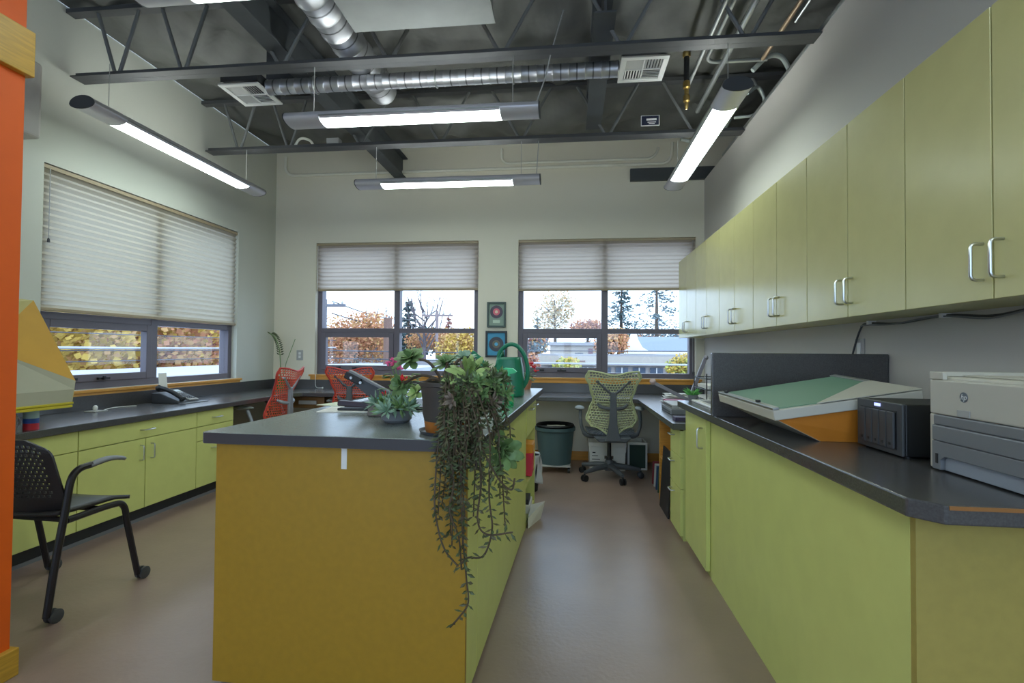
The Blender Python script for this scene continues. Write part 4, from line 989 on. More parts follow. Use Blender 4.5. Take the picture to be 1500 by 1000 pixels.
MB().box(X0-.003, 1.345, PZ+.148, X0-.0001, 1.385, PZ+.165).build('release_button', lgrey, pr, bevel=.001)
MB().box(X0-.0095, Y1-.042, PZ+.02, X0-.0081, Y1-.034, PZ+.045).build('tray_gauge', black, pr)
mx = Matrix.Translation((X0-.0016, 1.365, PZ+.197)) @ Matrix(((0, 0, -1, 0), (-1, 0, 0, 0), (0, 1, 0, 0), (0, 0, 0, 1)))
lgp = MB().tube([(X0-.0001, 1.365, PZ+.197), (X0-.0014, 1.365, PZ+.197)], .0125, 24).build('logo_badge', M('logo_disc', (120, 124, 132), .3, .6), pr)
text_mesh('logo_letters', 'hp', .02, white, lgp, mx, .0004, .3)
conduit(smoothpts([(1.30, 1.9, PZ+.006), (1.34, 1.86, PZ+.10), (1.38, 1.80, PZ+.155), (1.40, 1.74, PZ+.12), (1.42, 1.70, PZ+.006)]), .006, 'black power cable looping up behind the disk storage box', black, name='power_cable', group=None)
wire = smoothpts([(1.43, 1.2, 1.345), (1.43, 1.42, 1.348), (1.43, 1.58, 1.338), (1.43, 1.72, 1.350), (1.43, 1.90, 1.336), (1.43, 2.12, 1.352), (1.43, 2.40, 1.338), (1.43, 2.62, 1.350), (1.445, 2.72, 1.33), (1.447, 2.80, 1.2), (1.447, 2.85, 1.05)], 8)
wt = thing('cable_run', 'dark cable clipped along the underside of the wall cabinets', 'cable', (1.43, 2.0, 1.34))
MB().tube(wire, .005, 6).build('cable', dgrey, wt, smooth=True)
MB().tube([Vector(p)+Vector((-.012, 0, -.004+.005*math.sin(9*p[1]))) for p in wire[:62]], .0035, 6).build('cable', mgrey, wt, smooth=True)
for y_ in (1.43, 1.73, 2.12, 2.60): MB().box(1.41, y_-.008, 1.343, 1.445, y_+.008, 1.3605).build('cable_clip', white, wt)
t = thing('switch_plate', 'pale outlet plate on the right wall above the divider', 'switch', (XR-.004, 2.75, 1.19)); MB().box(XR-.007, 2.71, 1.16, XR-.0005, 2.79, 1.28).build('plate', lgrey, t, bevel=.002); MB().box(XR-.011, 2.735, 1.18, XR-.0072, 2.765, 1.26).build('socket', white, t)
# ------------------------------------------------------------ framed records
def record(z0, z1, x0, x1, lab, mat_m, disc, lbl, fr, plaque):
    t = thing('framed_record', lab, 'picture frame', ((x0+x1)/2, YB-.02, z0), 0, 'framed records on the back wall')
    q = .022
    MB().box(x0, YB-.03, z0, x0+q, YB-.001, z1).box(x1-q, YB-.03, z0, x1, YB-.001, z1).box(x0+q, YB-.03, z0, x1-q, YB-.001, z0+q).box(x0+q, YB-.03, z1-q, x1-q, YB-.001, z1).build('frame', fr, t, bevel=.002)
    MB().box(x0+q, YB-.012, z0+q, x1-q, YB-.001, z1-q).build('mount', mat_m, t)
    cx, cz = (x0+x1)/2, z1-(x1-x0)/2-.005 if plaque else (z0+z1)/2+.0
    rr = (x1-x0)*.34
    d = MB().tube([(cx, YB-.0125, cz), (cx, YB-.016, cz)], rr, 32).build('vinyl_disc', disc, t)
    MB().tube([(cx, YB-.0162, cz), (cx, YB-.0175, cz)], rr*.55, 28).build('disc_label', lbl[0], d)
    MB().tube([(cx, YB-.0176, cz), (cx, YB-.0186, cz)], rr*.24, 20).build('label_centre', lbl[1], d)
    if plaque: MB().box(cx-.04, YB-.015, z0+.05, cx+.04, YB-.0121, z0+.085).build('plaque', M('plaque_pale', (196, 214, 196), .5), t)
record(1.475, 1.765, -.935, -.72, 'framed record with pink label on pale mount, between the back windows', M('mount_sage', (140, 160, 146), .6), M('disc_plum', (70, 52, 66), .35), (M('label_pink', (222, 110, 126), .5), M('label_gold', (240, 220, 190), .5)), M('frame_grey_green', (72, 88, 84), .5), True)
record(1.135, 1.435, -.95, -.705, 'framed record on bright blue mount, below the pink-labelled one', M('mount_blue', (70, 156, 196), .5), M('disc_dark', (52, 52, 58), .35), (M('label_brown', (112, 106, 92), .5), M('label_blue', (96, 186, 226), .5)), M('frame_dark', (46, 50, 56), .5), False)
# ------------------------------------------------------------ plants on the island
def rosette(m, c, axis, n, L, w, curl=.3, tiers=3, broad=True, jit=.15):
    ax = Vector(axis).normalized(); a = ax.cross(Vector((.3, .9, .2))).normalized(); b = ax.cross(a); c = Vector(c)
    for i in range(n):
        th = i*2.39996; k = i/n
        out = .35+.75*(1-k)
        d = (a*math.cos(th)+b*math.sin(th))*out+ax*(.25+.9*k)+Vector((random.uniform(-jit, jit), random.uniform(-jit, jit), random.uniform(-jit, jit)))
        l = L*(.65+.45*(1-k))*random.uniform(.85, 1.1)
        if broad: m.leaf3(c, d, l, w*random.uniform(.85, 1.1), curl, ax)
        else: m.leaf(c, d, l, w, .45, ax)
random.seed(21)
pc = Vector((-.425, 1.80, .909))
hp = thing('hanging_succulent', 'large potted succulent trailing over the near corner of the island', 'plant', tuple(pc))
MB().lathe([(.084, .004), (.088, .012), (.092, .045)], pc, 30).build('pot_base', M('terracotta_glaze', (176, 108, 44), .4, var=.2, vs=20), hp, smooth=True)
MB().lathe([(.092, .0455), (.098, .07), (.098, .11), (.106, .165), (.11, .168), (.11, .182), (.102, .182), (.098, .165)], pc, 30).build('pot', M('grey_brown_pot', (74, 68, 62), .6, var=.15, vs=9), hp, smooth=True)
MB().lathe([(.095, .0), (.105, .0005), (.11, .012), (.1, .0039)], pc, 28).build('saucer', dgrey, hp, smooth=True)
MB().lathe([(.098, .158), (.098, .162)], pc, 20).build('soil', soil, hp)
# branch stems with big rosettes
br = MB(); big = []
top = pc+Vector((0, 0, .165))
def branch(p, bow=(0, 0, .03)):
    p = Vector(p); mid = (top+p)/2+Vector(bow); br.tube(smoothpts([top+Vector((random.uniform(-.03, .03), random.uniform(-.03, .03), 0)), mid, p]), .0055, 6)
for p, ax, n, L, w, mt in (((-.605, 1.90, 1.165), (-.2, -.5, .7), 26, .066, .017, leafg), ((-.655, 1.93, 1.065), (-.3, -.8, .4), 16, .048, .015, leafg),
        ((-.335, 1.70, 1.115), (.15, -.75, .6), 30, .085, .011, leafl), ((-.225, 1.70, .865), (.5, -.8, .1), 16, .078, .019, leafg),
        ((-.285, 1.76, 1.07), (.5, -.6, .5), 18, .05, .012, leafg), ((-.45, 1.84, 1.15), (-.1, -.4, .8), 22, .06, .013, leafg), ((-.38, 1.84, 1.17), (.1, -.3, .9), 20, .05, .011, leafb), ((-.55, 1.80, 1.05), (-.5, -.6, .5), 14, .04, .012, leafl)):
    branch(p, (0, -.02, .04) if p[2] > 1 else (.05, -.06, .10))
    m = MB(); rosette(m, p, ax, n, L, w, .35); o = m.build('rosette', mt, hp, smooth=True, ang=60)
br.build('branches', stemm, hp, smooth=True)
# dense bushy mass
m1, m2, m3 = MB(), MB(), MB()
for i in range(130):
    while True:
        q = Vector((random.uniform(-1, 1), random.uniform(-1, 1), random.uniform(-1, 1)))
        if q.length < 1: break
    p = Vector((-.325+q.x*.12, 1.75+q.y*.10, 1.07+q.z*.08))
    if p.x < -.37 and p.z < 1.085: p.x += .09
    if (p-pc).to_2d().length < .112 and p.z < 1.08: p.y -= .12*(1 if random.random() < .6 else 0); p.z = max(p.z, 1.0)
    rosette((m1, m2, m2, m3, m1)[i % 5], p, q+Vector((0, -.3, .4)), 11, random.uniform(.028, .046), random.uniform(.005, .008), broad=False, jit=.35)
m1.build('foliage', leafd, hp); m2.build('foliage', leafg, hp); m3.build('foliage', M('leaf_purple_brown', (126, 112, 98), .6, var=.35, vs=25), hp)
# trailing strands
lv, lv2 = MB(), MB()
def strand(pts, leafL=.028, lw=.0056, step=.019, drop=True, thick=.0024):
    P = smoothpts(pts, 10); sm = MB().tube(P, thick, 5); acc = 0; k = 0
    for a, b in zip(P, P[1:]):
        acc += (b-a).length
        while acc > step:
            acc -= step; k += 1
            d = (b-a).normalized(); s = d.cross(Vector((random.uniform(-1, 1), random.uniform(-1, 1), .1))).normalized()
            for sg in ((1, -1) if k % 3 else (1,)):
                (lv if random.random() < .6 else lv2).leaf(b, s*sg+d*.5, leafL*random.uniform(.6, 1.2), lw, .6)
    return sm
sts = MB()
def merge(m): sts.add(m.v, m.f)
for i in range(52):
    xe = random.uniform(-.395, -.25) if i % 4 else random.uniform(-.415, -.36)
    ye = 1.632-random.uniform(.0, .055)
    if xe > -.285 and i % 2: xe, ye = random.uniform(-.262, -.215), random.uniform(1.6, 1.86)
    u = random.random()
    f_ = 1-abs((xe+.345)/.13)*.35
    zend = (.885-.07*u) if i % 3 != 2 else .80-.24*u*f_
    st0 = pc+Vector(((xe-pc.x)*.35, -.075-random.random()*.03, .172+random.random()*.02))
    z_e = .935+random.random()*.06
    dx_, dy_ = random.uniform(-.03, .03), random.uniform(-.02, .015)
    merge(strand([st0, (st0+Vector((xe, ye, z_e+.05)))/2+Vector((0, 0, .03)), (xe, ye, z_e), (xe+dx_*.5, ye+dy_, (z_e+zend)/2), (xe+dx_, ye+dy_-.004, zend)], leafL=random.uniform(.02, .034)))
for i, (pts) in enumerate([
    [(-.36, 1.68, 1.05), (-.34, 1.595, .95), (-.335, 1.58, .75), (-.325, 1.575, .60), (-.315, 1.575, .50), (-.308, 1.575, .42), (-.335, 1.575, .375), (-.365, 1.575, .34)],
    [(-.30, 1.70, 1.04), (-.25, 1.60, .94), (-.245, 1.575, .75), (-.235, 1.575, .65), (-.26, 1.57, .57), (-.31, 1.57, .56), (-.33, 1.57, .54)],
    [(-.40, 1.68, 1.05), (-.41, 1.60, .94), (-.42, 1.58, .75), (-.41, 1.575, .66), (-.385, 1.575, .58), (-.34, 1.572, .53)],
    [(-.33, 1.70, 1.04), (-.29, 1.60, .94), (-.27, 1.57, .80), (-.28, 1.57, .68), (-.25, 1.57, .635), (-.17, 1.57, .645)],
    [(-.33, 1.70, 1.04), (-.29, 1.60, .94), (-.25, 1.58, .86), (-.21, 1.57, .80), (-.175, 1.57, .775), (-.165, 1.57, .81)],
    [(-.41, 1.70, 1.04), (-.40, 1.60, .94), (-.36, 1.58, .80), (-.37, 1.575, .70), (-.34, 1.575, .62), (-.33, 1.575, .52)]]):
    merge(strand(pts, .03, .0055, .024 if i == 0 else .02, thick=.003))
sts.build('trailing_stems', stemm, hp, smooth=True); lv.build('trailing_leaves', leafd, hp); lv2.build('trailing_leaves', M('leaf_olive_brown', (98, 94, 66), .6, var=.35, vs=30), hp)
# small spiky succulent in a low bowl
t = thing('small_succulent', 'spiky blue-green succulent in low grey bowl on the island', 'plant', (-.70, 2.02, .909))
MB().lathe([(.045, 0), (.06, .012), (.068, .05), (.062, .05), (.055, .02)], (-.70, 2.02, .9095), 22).build('bowl', mgrey, t, smooth=True)
MB().lathe([(.056, .04), (.056, .043)], (-.70, 2.02, .9095), 16).build('soil', soil, t)
for k, mt in enumerate((leafb, leafg, leafb)):
    m = MB()
    for i in range(5):
        w_ = R(72*i+24*k); rr = .03+.022*k
        rosette(m, (-.70+rr*math.cos(w_), 2.0+rr*math.sin(w_), .965+.012*(i % 3)), (math.cos(w_)*.8, math.sin(w_)*.8-.3, .7), 13, .062, .0075, broad=False, jit=.25)
    m.build('leaves', mt, t)
# flowering plants
def flowering(lab, c, hgt, potm, fl, rad=.05, n=26):
    t = thing('flowering_plant', lab, 'plant', c, 0, None); c = Vector(c)
    MB().lathe([(.035, 0), (.048, .07), (.052, .072), (.052, .085), (.045, .085), (.043, .075)], c, 20).build('pot', potm, t, smooth=True)
    MB().lathe([(.042, .072), (.042, .075)], c, 14).build('soil', soil, t)
    m = MB(); st = MB()
    for i in range(n):
        a = random.uniform(0, 6.28); z = random.uniform(.08, hgt*.75); r = random.uniform(.0, rad)
        p = c+Vector((r*math.cos(a), r*math.sin(a), z)); st.tube([c+Vector((0, 0, .07)), p], .002, 4)
        m.leaf3(p, (math.cos(a), math.sin(a), random.uniform(-.2, .5)), random.uniform(.035, .05), .016, .3)
    m.build('leaves', leafg, t, smooth=True, ang=60)
    for mt, offs in fl:
        f = MB()
        for o in offs:
            p = c+Vector(o); st.tube([c+Vector((0, 0, .08)), p], .002, 4)
            for i in range(14):
                f.leaf(p+Vector((random.uniform(-.012, .012), random.uniform(-.012, .012), random.uniform(-.008, .008))), (random.uniform(-1, 1), random.uniform(-1, 1), random.uniform(0, 1)), .017, .007, .5)
        f.build('flowers', mt, t)
    st.build('stems', leafg, t)
flowering('flowering plant with red and pink blooms behind the spiky succulent', (-.73, 2.17, .9095), .26, M('dark_pot', (62, 56, 54), .6), ((red, [(.0, -.05, .155), (.02, -.045, .17), (-.06, -.03, .10)]), (pink, [(-.05, 0, .23), (-.01, .0, .215), (-.03, -.02, .245)])), .065, 34)
flowering('small potted plant with red blooms behind the watering can', (-.335, 3.96, .9095), .17, M('peach_pot', (206, 140, 110), .6), ((red, [(.04, -.02, .2), (.06, 0, .17), (.03, .02, .185), (.075, 0, .14)]),))
# ------------------------------------------------------------ the street outside the windows
def at(px, py, Y):
    """point at depth Y seen in the direction of photo position (px, py)"""
    x, z = (px-750)/746.37, -(py-500)/746.37
    d = Vector((0.9937*x-.1122, .1121*x+.9935, z+.0201+.008*x))
    return Vector((0, 0, 1.2))+d*(Y/d.y)
GZ = -1.2
struct(MB().box(-60, 6.2, GZ-.2, 60, 120, GZ).box(-60, -40, GZ-.2, -4.2, 6.19, GZ).build('ground', M('street_asphalt', (145, 141, 147), .8, var=.12, vs=.4)))
bark = M('bark', (84, 70, 60), .9, var=.2)
def leafball(m, c, r, n, s):
    for i in range(n):
        while True:
            q = Vector((random.uniform(-1, 1), random.uniform(-1, 1), random.uniform(-1, 1)))
            if .25 < q.length < 1: break
        p = Vector(c)+Vector((q.x*r[0], q.y*r[1], q.z*r[2])); a = Vector((random.gauss(0, 1), random.gauss(0, 1), random.gauss(0, 1))).normalized(); b = a.orthogonal().normalized(); w = s*random.uniform(.6, 1.3)
        m.add([p+a*w, p+b*w, p-a*w, p-b*w], [(0, 1, 2, 3)])
def tree(lab, x, y, zc, r, mats, n=900, s=.14, name='autumn_tree', group='trees outside'):
    t = thing(name, lab, 'tree', (x, y, GZ), 0, group)
    tk = MB().tube([(x, y, GZ), (x+.1, y, (GZ+zc)/2), (x, y, zc+r[2]*.5)], [.22, .16, .05], 8)
    for k in range(7):
        a = 2.4*k; tk.tube([(x, y, zc-r[2]*.6+.12*k*r[2]), (x+r[0]*.7*math.cos(a), y+r[1]*.7*math.sin(a), zc+.1*k*r[2])], [.07, .015], 5)
    tk.build('trunk', bark, t, smooth=True)
    for i, mt in enumerate(mats):
        m = MB()
        for k in range(6):
            a = 2.4*k+i; leafball(m, (x+r[0]*.5*math.cos(a), y+r[1]*.5*math.sin(a), zc+r[2]*.35*math.sin(3.1*k+i)), tuple(q*.62 for q in r), n//(6*len(mats)), s)
        m.build('foliage', mt, t)
    return t
def conifer(lab, x, y, ztop, rad, mt, n=1500, open_=.0, zlow=None, s=.16):
    t = thing('conifer', lab, 'tree', (x, y, GZ), 0, 'trees outside')
    MB().tube([(x, y, GZ), (x, y, ztop)], [.3, .04], 8).build('trunk', bark, t, smooth=True)
    m = MB(); z0 = zlow if zlow is not None else GZ+1.2
    lay = int((ztop-z0)/.42)
    for i in range(lay):
        k = i/lay; z = z0+(ztop-z0)*k; rr = rad*(1-k)**.75*random.uniform(.8, 1.1)
        for b in range(7):
            a = random.uniform(0, 6.28)
            if random.random() < open_: continue
            for j in range(n//(lay*7)+1):
                q = random.random()**.6; p = Vector((x+rr*q*math.cos(a)+random.gauss(0, .12), y+rr*q*math.sin(a)+random.gauss(0, .12), z-.25*rr*q+random.gauss(0, .09)))
                d = Vector((random.gauss(0, 1), random.gauss(0, 1), random.gauss(0, .4))).normalized(); e = d.orthogonal().normalized()
                m.add([p+d*s, p+e*s*.6, p-d*s, p-e*s*.6], [(0, 1, 2, 3)])
    m.build('needles', mt, t); return t
def bare(lab, x, y, ztop, spread):
    t = thing('bare_tree', lab, 'tree', (x, y, GZ), 0, 'trees outside'); m = MB()
    m.tube([(x, y, GZ), (x, y, GZ+(ztop-GZ)*.5)], [.2, .1], 6)
    for k in range(16):
        a = 2.4*k; f = .25+.7*(k/16); zb = GZ+(ztop-GZ)*(.3+.03*k)
        e = Vector((x+spread*math.cos(a)*(1.1-f*.4), y+spread*math.sin(a), zb+(ztop-zb)*random.uniform(.7, 1)))
        b = Vector((x, y, zb)); mid = (b+e)/2+Vector((spread*.2*math.cos(a), 0, -.2)); m.tube([b, mid, e], [.07, .045, .012], 5)
        for j in range(4):
            q = mid.lerp(e, random.random()); m.tube([q, q+Vector((random.uniform(-.5, .5), random.uniform(-.5, .5), random.uniform(.4, 1)))], [.02, .006], 4)
    m.build('branches', M('grey_bark', (96, 88, 92), .9), t); return t
yel, gol, ora, rus = M('leaf_yellow', (188, 156, 69), .7, var=.2, vs=2), M('leaf_gold', (185, 143, 89), .7, var=.2, vs=2), M('leaf_orange', (183, 125, 87), .7, var=.2, vs=2), M('leaf_russet', (159, 107, 94), .7, var=.2, vs=2)
pal, ygr, con, cog = M('leaf_pale_gold', (176, 159, 125), .7, var=.2, vs=2), M('leaf_yellow_green', (163, 163, 73), .7, var=.2, vs=2), M('needle_dark', (58, 76, 78), .8, var=.3, vs=2), M('needle_grey', (82, 98, 103), .8, var=.3, vs=2)
random.seed(33)
# beyond the left wall window
tree('yellow maple tree outside the left wall window, nearest pane', -15.5, 11.5, 1.1, (3.6, 3.6, 3.4), [yel, yel, gol], 15000, .085)
tree('golden tree outside the left wall window, behind the mullion', -17, 17.5, 1.2, (3.4, 3.6, 3.4), [gol, ora, yel], 13000, .09)
tree('russet tree outside the left wall window, far pane', -19, 24, .9, (3.4, 4.2, 3.1), [rus, ora, rus], 12000, .10)
tree('orange tree outside the left wall window, farthest right', -17.5, 28.5, .5, (3, 3, 3), [ora, gol, rus], 9000, .10)
solo(MB().box(-10, -2, .45, -3.95, 16, .75), 'flat_roof', M('white_roofing', (168, 170, 181), .7), 'white flat roof just below the left wall window', 'roof', (-7, 7, .45))
wm = M('wire_dark', (70, 70, 78), .6); wmw = M('wire_pale', (170, 172, 180), .5)
for i, (z, lab, mt, r_) in enumerate(((1.60, 'topmost overhead wire outside the left wall window', wm, .012), (1.28, 'thick pale overhead cable outside the left wall window', wmw, .028), (1.22, 'dark overhead wire close under the pale cable', wm, .014), (.98, 'lowest overhead wire outside the left wall window', wm, .012))):
    conduit([(-10.5, y_, z-.12*math.sin((y_+4)/26*math.pi)+.05) for y_ in range(-4, 23, 2)], r_, lab, mt, 5, 'overhead_wire', 'overhead wires outside')
# beyond the left back window
p = at(520, 480, 26); tree('orange maple tree outside, left pane of the left back window', p.x, 26, p.z-.6, (2.1, 2, 1.6), [ora, gol, ora], 6500, .06)
p = at(552, 452, 36); bare('bare poplar outside, left upper pane of the left back window', p.x, 36, p.z, 1.1)
p = at(598, 437, 42); conifer('slim dark conifer outside left back window, right of its mullion', p.x, 42, p.z, 1.9, con, 1100)
p = at(622, 424, 38); bare('tall bare tree outside, right upper pane of the left back window', p.x, 38, p.z, 1.7)
p = at(657, 462, 60); conifer('small distant conifer right of the crossarm pole', p.x, 60, p.z, 1.2, rus, 500)
p = at(676, 506, 22); tree('bright yellow tree outside, lower right pane of left back window', p.x, 22, p.z, (1.05, 1, .85), [yel, gol, yel], 4500, .05)
p = at(640, 497, 40); tree('orange tree behind the crossarm pole', p.x, 40, p.z, (2.4, 2, 1.1), [ora, gol], 4000, .075)
p = at(607, 500, 44); tree('blue-green tree mass outside left back window, beside its mullion', p.x, 44, p.z, (2.6, 2, 1.5), [cog, con], 1500, .14, 'broad_tree')
p = at(510, 498, 40); tree('pale autumn trees behind the orange maple outside', p.x, 40, p.z-.5, (4, 3, 1.3), [pal, gol, rus], 5000, .085)
def pole(lab, px, ptop, Y, r, arm=True, mt=bark):
    p = at(px, ptop, Y); t = thing('utility_pole', lab, 'utility pole', (p.x, Y, GZ), 0, 'utility poles outside')
    MB().tube([(p.x, Y, GZ), (p.x, Y, p.z)], r, 8).build('pole', mt, t, smooth=True)
    if arm:
        MB().box(p.x-.95, Y-.06, p.z-.35, p.x+.95, Y+.06, p.z-.22).build('crossarm', mt, t)
        ins = MB()
        for q in (-.8, -.4, .4, .8): ins.lathe([(.04, 0), (.06, .06), (.02, .16)], (p.x+q, Y, p.z-.22), 8)
        ins.build('insulators', lgrey, t)
    return p
pm = M('pole_brown', (120, 92, 82), .8)
pole('utility pole with a crossarm outside the left back window', 640, 455, 30, .09, True, M('pole_grey', (140, 124, 124), .8))
pole('thick brown pole outside, lower left pane of the left back window', 568, 466, 18, .16, False, pm)
q = pole('utility pole with insulators at the left edge of left back window', 476, 438, 22, .08, True, M('pole_dark', (110, 110, 118), .8))
a, b = at(486, 441, 22), at(600, 468, 36)
for k, (da, db, lab) in enumerate(((0, 0, 'upper overhead wire slanting down from the insulator pole'), (-.55, -.5, 'lower overhead wire slanting down from the insulator pole'))):
    conduit([a+Vector((0, 0, da))+(b-a+Vector((0, 0, db-da)))*(i/10)-Vector((0, 0, .25*math.sin(math.pi*i/10))) for i in range(11)], .028, lab, wm, 5, 'overhead_wire', 'overhead wires outside')
for k, (y0_, y1_, lab) in enumerate(((513, 517, 'overhead wire crossing the lower panes of left back window'), (524, 529, 'lower overhead wire crossing lower panes of the left back window'))):
    a, b = at(470, y0_, 16), at(700, y1_, 16)
    conduit([a+(b-a)*(i/8) for i in range(9)], .02, lab, wm, 5, 'overhead_wire', 'overhead wires outside')
for k, (y0_, y1_, lab) in enumerate(((513.5, 514.5, 'overhead wire crossing the lower panes of right back window'), (531, 534.5, 'pale double cable crossing the lower panes of right back window'))):
    a, b = at(760, y0_, 15), at(1030, y1_, 15)
    conduit([a+(b-a)*(i/8) for i in range(9)], .014 if k == 0 else .026, lab, wm if k == 0 else wmw, 5, 'overhead_wire', 'overhead wires outside')
def building(name, lab, pl, pr_, ptop, Y, depth, wallm, parts=()):
    a, b = at(pl, ptop, Y), at(pr_, ptop, Y)
    t = thing(name, lab, 'building', ((a.x+b.x)/2, Y+depth/2, GZ), 0, 'buildings outside')
    MB().box(a.x, Y, GZ, b.x, Y+depth, a.z-.25).build('wall', wallm, t)
    MB().box(a.x-.2, Y-.25, a.z-.249, b.x+.2, Y+depth+.2, a.z).build('roof', M('roof_'+name, (150, 148, 152), .7), t)
    return t, a, b
cream = M('cream_render', (174, 165, 154), .8, var=.04); pinkw = M('pale_render', (174, 168, 165), .8, var=.04); glz = M('shop_glass', (67, 82, 103), .2)
t, a, b = building('shop_building', 'long low pale shop building outside the right back window', 793, 1040, 518, 30, 5.4, pinkw)
MB().box(a.x-.3, 29.4, a.z-.62, b.x+.2, 29.74, a.z-.1).build('fascia', cream, t)
fw = (b.x-a.x)
for i in range(9):
    x = a.x+.4+i*(fw-.8)/9
    f = MB().box(x, 29.9, a.z-2.1, x+fw/9-.35, 29.98, a.z-.75).build('window', glz, t)
    MB().box(x+fw/18-.2, 29.86, a.z-2.1, x+fw/18-.14, 29.899, a.z-.75).build('glazing_bar', white, f)
mk = MB()
for i in range(2): mk.box(a.x+1.0+.85*i, 29.37, a.z-.45, a.x+1.7+.85*i, 29.399, a.z-.36)
mk.build('fascia_marks', M('sign_tan', (128, 96, 84), .7), t)
t, a, b = building('hall_building', 'cream block with a small dark window behind the low shop', 806, 880, 501, 42, 8, cream)
MB().box(b.x-1.0, 41.9, a.z-.95, b.x-.62, 41.98, a.z-.5).build('window', M('brown_glass', (120, 84, 90), .4), t)
MB().lathe([(.3, 0), (.42, .12), (.3, .3)], ((a.x+b.x)/2+.3, 41.2, a.z-1.15), 12).build('roof_vent', dgrey, t)
# curved-gable building
a, b, c_ = at(921, 487, 36), at(1012, 488, 36), at(921, 518, 36)
t = thing('church_building', 'building with a swept white gable and blue-grey roof outside right back window', 'building', ((a.x+b.x)/2, 40, GZ))
zr, zb = a.z, c_.z
MB().box(a.x-.4, 36, GZ, b.x+4, 42, zb).build('wall', pinkw, t)
prof = [(a.x-.3, zb), (a.x+.1, zr-.25), (a.x+.28, zr+.25), (a.x+.45, zr+.2), (a.x+.6, zr-.5), (a.x+.9, zb+.45), (a.x+1.3, zb+.2), (a.x+1.8, zb+.12), (a.x+1.8, zb)]
MB().prism(prof, 'y', 35.6, 36.2).build('gable', white, t)
MB().add([(a.x+.7, 36.1, zb+.15), (b.x+4, 36.1, zb+.15), (b.x+4, 40, zr-.15), (a.x+.6, 40, zr-.15), (a.x+.7, 36.1, zb), (b.x+4, 36.1, zb), (b.x+4, 40, zb), (a.x+.6, 40, zb)], [(0, 1, 2, 3), (4, 5, 1, 0), (7, 6, 5, 4), (3, 2, 6, 7), (1, 5, 6, 2), (0, 3, 7, 4)]).build('roof', M('blue_grey_roof', (116, 125, 143), .6), t)
MB().box(a.x+1.3, 36.0, zb, b.x+4, 36.09, zb+.2).build('eave', white, t)
p = at(812, 470, 46); tree('tall sparse golden poplar outside the right back window', p.x, 46, p.z+.7, (1.9, 1.6, 2.4), [pal, gol, pal], 1500, .10)
p = at(860, 482, 50); tree('low red-orange tree behind the cream block', p.x, 50, p.z+.1, (1.8, 1.6, 1.1), [rus, ora], 1200, .12)
p = at(896, 502, 33); tree('round orange tree right of the right back window mullion', p.x, 33, p.z, (1.05, 1, 1.1), [ora, gol], 1600, .09)
p = at(910, 415, 52); conifer('tall dark spruce outside the right back window', p.x, 52, p.z, 3.1, con, 1800)
p = at(962, 400, 52); conifer('broad grey-green pine outside beside the wall cabinets', p.x, 52, p.z+1.5, 4.6, cog, 2400, .35)
p = at(830, 532, 24); tree('yellow-green shrub in front of the low shop building', p.x, 24, p.z-.25, (.66, .6, .6), [ygr, ygr, yel], 1500, .06, 'shrub')
p = at(1000, 530, 24); tree('yellow-green shrub in front of the shop, far right', p.x, 24, p.z-.2, (.75, .6, .7), [ygr, yel], 1300, .06, 'shrub')
p = at(778, 495, 34); tree('bluish tree outside, left edge of the right back window', p.x, 34, p.z-.4, (1.2, 1, 1.1), [cog, gol, rus], 1200, .1, 'broad_tree')
p = at(775, 520, 26); tree('small red shrub outside, left edge of right back window', p.x, 26, p.z-.5, (.55, .5, .7), [rus, ora], 900, .06, 'shrub')
p = at(945, 500, 58); tree('distant autumn trees behind the swept gable', p.x, 58, p.z, (7, 3, 1.2), [cog, ora, con], 1600, .16, 'broad_tree')
p = at(787, 482, 60); conifer('small distant conifer left of the golden poplar', p.x, 60, p.z+1.6, 1.0, con, 500)
t, a, b = building('garage_building', 'low pale-roofed building outside the left back window', 585, 700, 528, 24, 5, cream)
t, a, b = building('canopy_building', 'low canopy with a teal fascia outside the left back window', 480, 562, 534, 17, 3, pinkw)
MB().box(a.x-.2, 16.6, a.z-.3, b.x+.2, 16.74, a.z-.02).build('fascia', M('teal_fascia', (74, 122, 146), .5), t)
t, a, b = building('house_building', 'white house with slanted roof behind the thick brown pole', 488, 545, 516, 40, 5, pinkw)
def car(lab, x, Y, mt):
    z = GZ; t = thing('car', lab, 'car', (x, Y, z), 0, 'parked cars outside')
    MB().prism([(x-2.1, z+.3), (x+2.1, z+.3), (x+2.1, z+.8), (x+1.2, z+.9), (x+.7, z+1.4), (x-1, z+1.4), (x-1.6, z+.9), (x-2.1, z+.85)], 'y', Y, Y+1.7).build('body', mt, t, bevel=.08)
    MB().prism([(x+1.05, z+.92), (x+.65, z+1.33), (x-.95, z+1.33), (x-1.45, z+.92)], 'y', Y-.015, Y+1.715).build('windows', glz, t)
    for q in (-1.3, 1.3): MB().tube([(x+q, Y-.05, z+.32), (x+q, Y+1.75, z+.32)], .32, 14).build('wheel', black, t)
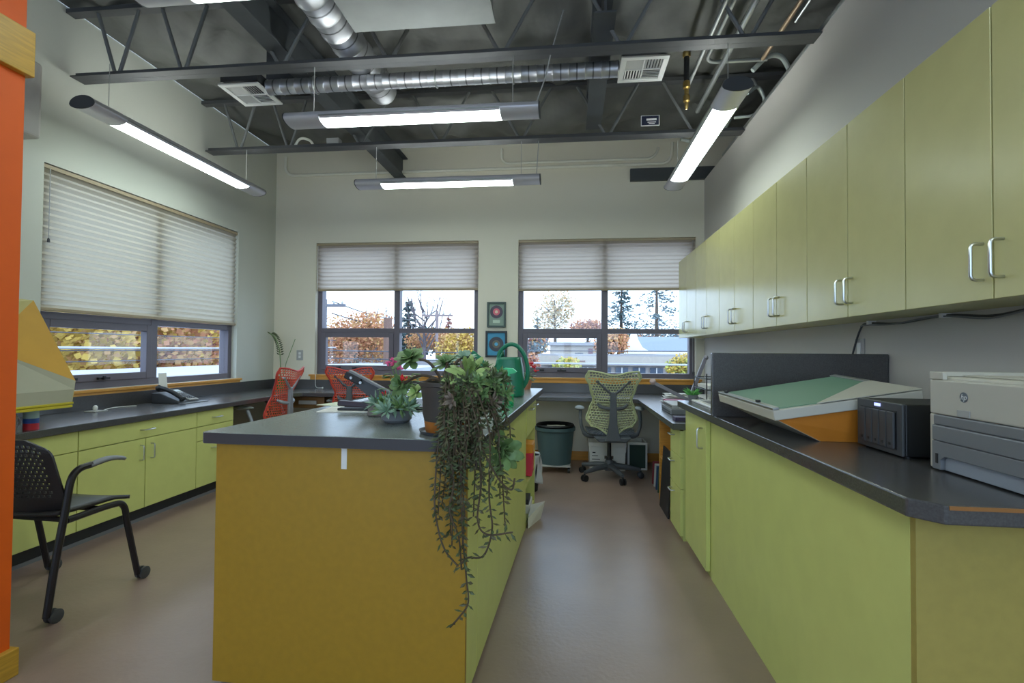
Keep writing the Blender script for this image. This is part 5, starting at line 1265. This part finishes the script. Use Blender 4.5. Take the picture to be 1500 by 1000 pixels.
car('white car parked outside the left back window', -20.5, 56, M('car_white', (170, 170, 172), .3))
car('silver car parked left of the low shop building', -4.3, 54, M('car_silver', (140, 148, 158), .3, .3))
EXPOSURE = 1.5
# ------------------------------------------------------------ camera, world, render settings
cam = bpy.data.cameras.new('camera'); co = bpy.data.objects.new('camera', cam); COL.objects.link(co)
yaw, pit, rol = .1123, .0201, .008
fwd = Vector((-math.sin(yaw)*math.cos(pit), math.cos(yaw)*math.cos(pit), math.sin(pit)))
rt = Vector((math.cos(yaw), math.sin(yaw), 0)); up = rt.cross(fwd)
r2 = rt*math.cos(rol)+up*math.sin(rol); u2 = up*math.cos(rol)-rt*math.sin(rol)
mw = Matrix((r2, u2, -fwd)).transposed().to_4x4(); mw.translation = Vector((0, 0, 1.2))
co.matrix_world = mw
cam.sensor_width = 36; cam.lens = 36*746.37/1500; cam.clip_start = .02; cam.clip_end = 500
sc = bpy.context.scene; sc.camera = co
w = bpy.data.worlds.new('sky'); sc.world = w; w.use_nodes = True; nt = w.node_tree
bg = nt.nodes['Background']; bg.inputs['Strength'].default_value = 1.45
tc = nt.nodes.new('ShaderNodeTexCoord'); mp = nt.nodes.new('ShaderNodeMapping'); mp.inputs['Scale'].default_value = (1.5, 1.5, 5)
n = nt.nodes.new('ShaderNodeTexNoise'); n.inputs['Scale'].default_value = 1.6; n.inputs['Detail'].default_value = 6
r = nt.nodes.new('ShaderNodeValToRGB'); r.color_ramp.elements[0].position = .38; r.color_ramp.elements[1].position = .6
r.color_ramp.elements[0].color = (.44, .63, .90, 1); r.color_ramp.elements[1].color = (.66, .80, 1, 1)
nt.links.new(tc.outputs['Generated'], mp.inputs['Vector']); nt.links.new(mp.outputs['Vector'], n.inputs['Vector'])
nt.links.new(n.outputs['Fac'], r.inputs['Fac']); nt.links.new(r.outputs['Color'], bg.inputs['Color'])
vs = sc.view_settings; vs.view_transform = 'Standard'; vs.look = 'None'; vs.gamma = 1; vs.exposure = EXPOSURE
try: vs.use_curve_mapping = False
except Exception: pass
